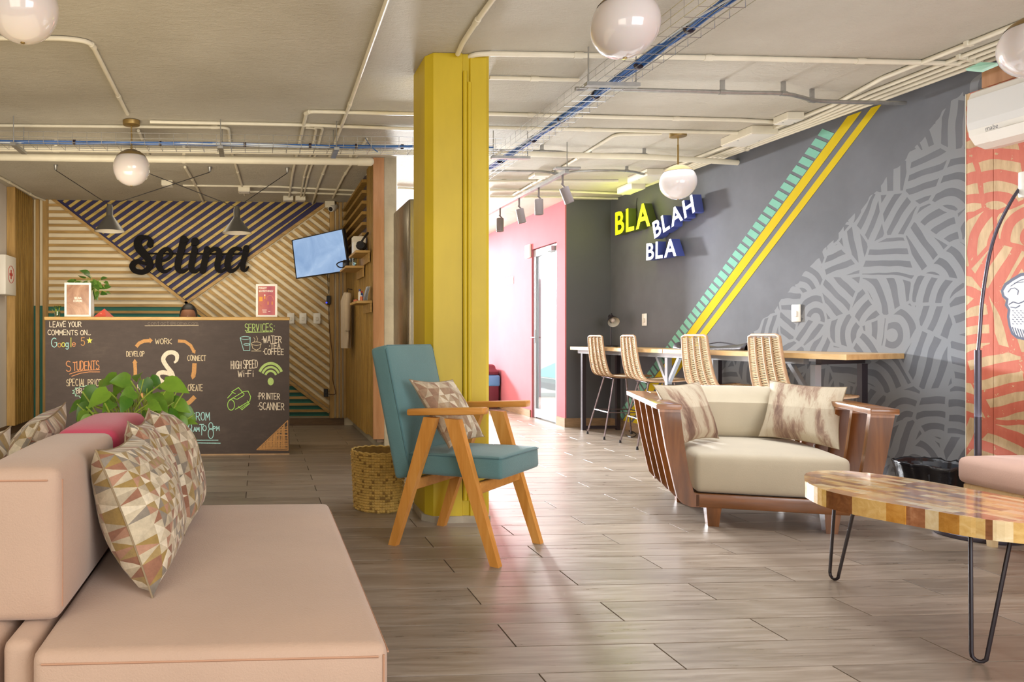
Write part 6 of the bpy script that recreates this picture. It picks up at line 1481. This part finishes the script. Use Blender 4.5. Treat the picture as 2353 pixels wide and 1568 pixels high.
# bar stools with woven backs
M['rattan'] = mat('woven_rattan', 'c6ae88', .7, nscale=60, namt=.22); M['rattan_d'] = mat('rattan_frame', 'a88462', .6, nscale=40, namt=.15)
M['stool_leg'] = mat('stool_leg_metal', '8d8187', .25, .8)
def stool_proto():
    th = thing('bar_stool', 'x', 'bar stool', (0, 0, 0)); sh = .62
    # side profile of the shell: x forward, z up (seat front -> back -> top)
    prof = [(.22, sh+.005), (.16, sh+.0), (.02, sh-.01), (-.12, sh-.005), (-.17, sh+.02), (-.195, sh+.07), (-.215, sh+.16), (-.23, sh+.27), (-.24, sh+.385)]
    P = smoothline([Vector((x, 0, z)) for x, z in prof], 4)
    def half(i): t_ = i/(len(P)-1); return .215 if t_ < .5 else .215-.04*((t_-.5)/.5)
    fr_ = MB(); left = [p+Vector((0, -half(i), 0)) for i, p in enumerate(P)]; right = [p+Vector((0, half(i), 0)) for i, p in enumerate(P)]
    loop = left+[P[-1]+Vector((0, -.14, .012)), P[-1]+Vector((0, .14, .012))]+right[::-1]
    fr_.tube(loop, .0095, 7, closed=True).build('shell_frame', M['rattan_d'], th, True)
    for f_ in (-.5, 0, .5):
        MB().tube([p+Vector((-.007 if i > 12 else 0, half(i)*2*f_*.5*1.0, -.006 if i <= 12 else 0)) for i, p in enumerate(P)], .0095, 6).build('rib', M['rattan_d'], th, True)
    wv = MB(); rnd = random.Random(3); L = [0]
    for a, b in zip(P[:-1], P[1:]): L.append(L[-1]+(b-a).length)
    d = .008; tgl = 0
    while d < L[-1]-.006:
        k = max(i for i in range(len(L)) if L[i] <= d); k = min(k, len(P)-2); t_ = (d-L[k])/(L[k+1]-L[k]); c = P[k].lerp(P[k+1], t_); h_ = half(k+t_); tan = (P[k+1]-P[k]).normalized(); nr = Vector((-tan.z, 0, tan.x))
        pts = []
        for j in range(17):
            y = -h_+2*h_*j/16; o_ = .0045*math.cos(j/16*4*PI*2/1.0+(PI if tgl else 0)) if j not in (0, 16) else 0
            pts.append(c+Vector((0, y, 0))+nr*o_+tan*rnd.uniform(-.0016, .0016))
        wv.tube(pts, .0038, 4, cap=False); tgl = 1-tgl; d += rnd.uniform(.0070, .0092)
    tag(wv.build('weave', M['rattan'], th, True), kind='stuff')
    feet = [(-.235, -.215), (-.235, .215), (.215, -.215), (.215, .215)]; tops = [(-.10, -.12), (-.10, .12), (.12, -.12), (.12, .12)]
    for (fx_, fy_), (tx, ty) in zip(feet, tops):
        l_ = MB().tube([(tx, ty, sh-.02), (fx_, fy_, .015)], .008, 8).build('leg', M['stool_leg'], th, True); MB().lathe([(.001, 0), (.012, 0), (.010, .02), (.008, .03)], c=(fx_, fy_, 0), n=10).build('foot_cap', M['plastic_dark'], l_, True)
    MB().tube([(-.12, -.125, sh-.022), (.13, -.125, sh-.022), (.13, .125, sh-.022), (-.12, .125, sh-.022)], .007, 6, closed=True).build('seat_support', M['stool_leg'], th, True)
    rz_ = .26; k = (sh-.02-rz_)/(sh-.035)
    q_ = [Vector((tx+(fx_-tx)*k, ty+(fy_-ty)*k, rz_)) for (fx_, fy_), (tx, ty) in zip(feet, tops)]
    MB().tube([q_[0], q_[1]], .006, 6).tube([q_[0], q_[2]], .006, 6).tube([q_[1], q_[3]], .006, 6).tube([q_[2], q_[3]], .006, 6).build('foot_rest', M['stool_leg'], th, True)
    return th
st0 = stool_proto(); used = False
SL = [(1377, 'woven rattan bar stool at the far end of the bar by the dark corner'), (1455, 'woven rattan bar stool, second from the far end of the bar'), (1607, 'woven rattan bar stool before the dark bag on the bar'), (1772, 'woven rattan bar stool nearest the camera, behind the lounge chair')]
for i, (px, lab) in enumerate(SL):
    xx = 3.42 if i < 2 else 3.40
    p = atX(px, 775, xx); o = st0 if i == 0 else copy_tree(st0)
    o.location = (p.x+.235-.03, p.y, 0); o.rotation_euler = (0, 0, math.radians([-4, -8, -3, -6][i])); o['label'] = lab; o['group'] = 'woven bar stools along the bar'
# desk lamp on the bar
p = atX(1404, 790, 3.78); th = thing('desk_lamp', 'small black desk lamp standing on the far end of the bar', 'desk lamp', (p.x, p.y, zb_+.001))
MB().lathe([(.001, 0), (.075, 0), (.075, .012), (.01, .018), (.001, .018)], n=28).build('base', M['black_metal'], th, smooth=True)
hz_ = 1+(776-738)/F*7.5-zb_
MB().tube(smoothline([(0, 0, .015), (.0, .0, hz_+.05), (0, -.015, hz_+.085)], 3), .006, 8).build('stem', M['black_metal'], th, smooth=True)
dv = Vector((-.15, -.85, -.5)).normalized(); Mx = (-dv).to_track_quat('Z', 'Y').to_matrix().to_4x4(); cs_ = (0, -.03, hz_+.02)
MB().lathe([(.062, -.055), (.05, .0), (.028, .045), (.026, .075), (.001, .082)], c=cs_, n=28, M=Mx).build('shade', M['black_metal'], th, smooth=True)
MB().lathe([(.060, -.054), (.048, .0), (.026, .04), (.001, .045)], c=cs_, n=28, M=Mx).build('shade_lining', M['shade_in'], th, smooth=True)
MB().sphere(tuple(Vector(cs_)+dv*.01), .024, 12, 8).build('bulb', M['opal'], th, smooth=True)
# dark bag on the bar
p = atX(1640, 800, 3.72); th = thing('dark_bag', 'dark leather bag slumped on the bar behind the third stool', 'bag', (p.x, p.y, zb_+.001))
M['leather'] = mat('dark_leather', '332c33', .4, bump=.2, bscale=40); mb = MB(); n, m_ = 20, 10; vs = []
for j in range(m_+1):
    v_ = j/m_
    for i in range(n+1):
        u = i/n; y = (u-.5)*.95; h_ = .012+.055*abs(2*u-1)**3+.03*math.exp(-((u-.62)/.12)**2)+.02*math.sin(6*u); w_ = .10*(1-.3*abs(2*u-1)); a = PI*v_
        vs.append((w_*math.cos(a), y, h_*math.sin(a)+.001))
fs = [(j*(n+1)+i, j*(n+1)+i+1, (j+1)*(n+1)+i+1, (j+1)*(n+1)+i) for j in range(m_) for i in range(n)]
o = mb.add(vs, fs).build('bag_body', M['leather'], th, smooth=True); o.modifiers.new('s', 'SOLIDIFY').thickness = .004
MB().tube(smoothline([(.03, -.30, .03), (0, -.1, .06), (-.02, .05, .045), (.03, .2, .03)], 4), .006, 6).build('strap', M['leather'], th, smooth=True)
# wall switches on mural wall
for (x, y, w, h, lab) in ((1482, 735, .085, .125, 'white wall switch on the dark wall under the lit letters'), (1831, 720, .085, .13, 'white wall switch right of the yellow stripes')):
    plate(atW(x, y, .001), tuple(WD), tuple(WN), w, h, lab, None)
# lit letter words
def letterword(label, s_, px0, px1, toppx, m, side, depth=.085, off=.02, seed=0):
    """px0 -> px1 baseline picture points, toppx = top of first letter"""
    o1 = off+depth; a = atW(*px0, o1); b = atW(*px1, o1); c = atW(*toppx, o1); xd = (b-a); Wd = xd.length; xd.normalize(); yd = Vector((0, 0, 1)); yd = (yd-xd*yd.dot(xd)).normalized(); h_ = (c-a).dot(yd)
    th = thing('lit_letter_sign', label, 'lit sign', tuple(a)); vs, fs, _ = textmesh(s_, 1.0, 0, 0, .02); x0 = min(v.x for v in vs); x1 = max(v.x for v in vs); y0 = min(v.y for v in vs); y1 = max(v.y for v in vs)
    # one letter at a time
    cum = 0; tot = textmesh(s_, 1.0, 0, 0, .02); widths = []
    for ch_ in s_:
        v_, f_, _ = textmesh(ch_, 1.0, 0, 0, .02); widths.append((max(q.x for q in v_)-min(q.x for q in v_), v_, ch_))
    gap = .10; T = sum(w[0] for w in widths)+gap*(len(s_)-1); sx = Wd/T; x = 0
    for w, v_, ch_ in widths:
        mnx = min(q.x for q in v_); mny = min(q.y for q in v_); mxy = max(q.y for q in v_); sy = h_/(mxy-mny)
        v2, f2, nz2 = textmesh(ch_, 1.0, .5, 0, .02)
        mb = MB(); face = MB()
        def W3(q): return a+xd*((x+q.x-mnx)*sx)+yd*((q.y-mny)*sy)+WN*(-depth*(.5-q.z))
        vv = [W3(q) for q in v2]
        ff = [f for f, z in zip(f2, nz2) if z < .9]; fc = [f for f, z in zip(f2, nz2) if z >= .9]
        mb.add(vv, ff); lo = mb.build('letter', side, th, world=True)
        face.add([p+WN*.001 for p in vv], fc)
        # drop unused vertices by keeping only the face
        used_ = sorted({i for f in fc for i in f}); mp = {k: i for i, k in enumerate(used_)}
        face2 = MB().add([vv[k]+WN*.0008 for k in used_], [tuple(mp[i] for i in f) for f in fc]); face2.build('lit_face', m, lo, world=True)
        x += w+gap
    # stand-off pins
    for f_ in (.2, .8): p_ = a.lerp(b, f_)-WN*(o1-.004)+yd*h_*.4; MB().tube([p_, p_+WN*off*1.4], .006, 6).build('standoff', M['grey_metal'], th, world=True)
    return th
M['letter_yellow_s'] = M['letter_side_y']
letterword('lit yellow letters reading BLA, upper left of the sign group', 'BLA', (1414, 541), (1494, 519), (1414, 489), M['letter_yellow'], M['letter_side_y'])
letterword('lit white letters reading BLAH, slanting upwards beside the globe lamp', 'BLAH', (1504, 549), (1597, 487), (1500, 511), M['letter_white'], M['letter_side'])
letterword('lit white letters reading BLA, lowest word of the sign group', 'BLA', (1485, 599), (1554, 588), (1487, 560), M['letter_white'], M['letter_side'])
l = bpy.data.lights.new('yellow_sign_glow', 'POINT'); l.energy = 4.5; l.color = (.85, 1, .05); l.shadow_soft_size = .12; lo = bpy.data.objects.new('yellow_sign_glow', l); COL.objects.link(lo); lo.location = atW(1425, 495, .33)
l = bpy.data.lights.new('white_sign_glow', 'POINT'); l.energy = 1.4; l.color = (.55, .6, 1); l.shadow_soft_size = .12; lo = bpy.data.objects.new('white_sign_glow', l); COL.objects.link(lo); lo.location = atW(1560, 540, .25)
cable('power_cable', 'thin dark cable rising from the lit sign to the ceiling', [atW(1463, 490, .01), atW(1462, 470, .01), atW(1464, 455, .01)], .003, M['black_cable'])
cable('power_cable', 'black cable lying on the floor under the bar', [atZ(1440, 975, .02), atZ(1445, 990, .008), atZ(1455, 993, .008), atZ(1462, 1000, .008), atZ(1450, 1005, .008), atZ(1438, 1000, .008)], .005, M['black_cable'])
# ================================================================= CORRIDOR
gd = thing('glass_door', 'aluminium framed glass door in the pink corridor wall', 'door', (XP+.04, (dy0+dy1)/2, 0))
gd.name = 'door_1'
M['alu'] = mat('aluminium', 'b4b6b8', .35, .6); M['pane'] = mat('door_glass', 'f4fbfa', .02, trans=1.0)
x0 = XP+.02
for nm, a, b in (('door_stile', (dy0+.005, .0), (dy0+.075, dz-.01)), ('door_stile', (dy1-.075, .0), (dy1-.005, dz-.01)), ('top_rail', (dy0+.0755, dz-.10), (dy1-.0755, dz-.01)), ('bottom_rail', (dy0+.0755, .01), (dy1-.0755, .12))):
    MB().rbox((x0, a[0], a[1]+.004), (x0+.045, b[0], b[1]), .003, 1).build(nm, M['alu'], gd, world=True)
MB().box((x0+.018, dy0+.076, .121), (x0+.024, dy1-.076, dz-.101)).build('glass_pane', M['pane'], gd, world=True)
MB().tube([(x0-.045, dy1-.05, 1.0), (x0-.045, dy1-.17, 1.0)], .008, 8).tube([(x0, dy1-.05, 1.0), (x0-.045, dy1-.05, 1.0)], .008, 8).box((x0-.006, dy1-.065, .93), (x0, dy1-.035, 1.10)).build('handle', M['chrome'], gd, world=True)
MB().rbox((x0-.05, dy0+.08, dz-.09), (x0-.001, dy0+.28, dz-.03), .004, 1).build('door_closer', M['alu'], gd, world=True)
gd['kind'] = 'structure'; del gd['category']; del gd['label']
p = atX(1216, 578, XP-.001); th = thing('round_vent', 'round white speaker grille high on the pink wall left of the glass door', 'speaker', tuple(p)); R_ = .07
Mx = Matrix.Rotation(math.radians(-90), 4, 'Y')
MB().rbox((XP-.03, p.y-.085, p.z-.085), (XP-.001, p.y+.085, p.z+.085), .012, 2).build('housing', M['plastic'], th, True, True)
MB().lathe([(.001, .002), (.055, .002), (.062, -.004)], c=(XP-.031, p.y, p.z), n=28, M=Mx).build('grille', M['spot'], th, True, True)
p = atX(1172, 645, XP-.001); th = thing('exit_notice', 'small white and green notice on the pink wall', 'sign', tuple(p)); M['green'] = mat('green_print', '3f9a6a', .5)
MB().box((XP-.006, p.y-.14, p.z-.05), (XP-.001, p.y+.14, p.z+.05)).build('notice_plate', M['plastic'], th, world=True)
MB().box((XP-.0075, p.y-.10, p.z-.035), (XP-.0062, p.y+.10, p.z-.012)).box((XP-.0075, p.y-.10, p.z+.006), (XP-.0062, p.y+.02, p.z+.03)).build('printed_band', M['green'], th, world=True)
# swing bin with blue bag
p = atZ(1134, 925, 0); th = thing('waste_bin', 'maroon lidded waste bin with blue bag by the pink corridor wall', 'bin', (3.18, 10.3, 0)); M['maroon'] = mat('maroon_plastic', '6b3340', .4); M['blue_bag'] = mat('blue_bag', '5c9fd6', .4, bump=.4, bscale=20)
MB().rbox((-.20, -.18, 0), (.20, .18, .44), .03, 2).build('bin_body', M['maroon'], th, smooth=True)
mb = MB().rbox((-.212, -.192, .31), (.212, .192, .47), .03, 3); mb.build('blue_liner', M['blue_bag'], th, smooth=True)
mb = MB().rbox((-.21, -.19, .46), (.21, .19, .62), .06, 4); 
for v_ in mb.v:
    if v_.z > .54: v_.x *= .8; v_.y *= .8
mb.build('lid', M['maroon'], th, smooth=True)
# planter outside
p = Vector((5.15, 10.9, 0)); th = thing('planter', 'pale planter pot standing outside beyond the glass door', 'planter', tuple(p)); MB().lathe([(.001, 0), (.14, 0), (.2, .42), (.18, .42), (.12, .03), (.001, .03)], n=28).build('pot', M['plastic'], th, smooth=True)
LV = []; rnd = random.Random(2)
for i in range(10): a = rnd.uniform(0, 6.28); LV.append((p+Vector((.2*math.cos(a), .2*math.sin(a), .55+rnd.uniform(0, .4))), .16, (math.cos(a), math.sin(a), .3)))
plant(th, p+Vector((0, 0, .4)), LV, M['leaf_d'], .004)
# small lamp bracket between pier and column
p = atD(922, 450, 9.5); th = thing('emergency_light', 'small white emergency light near the ceiling between pier and column', 'light', tuple(p))
MB().rbox((p.x-.07, p.y-.04, p.z-.04), (p.x+.07, p.y+.04, p.z+.04), .01, 2).build('light_body', M['plastic'], th, True, True); MB().tube([p+Vector((-.05, 0, 0)), Vector((p.x-.05, p.y, CEIL-.002))], .006, 6).build('stem', M['grey_metal'], th, world=True)
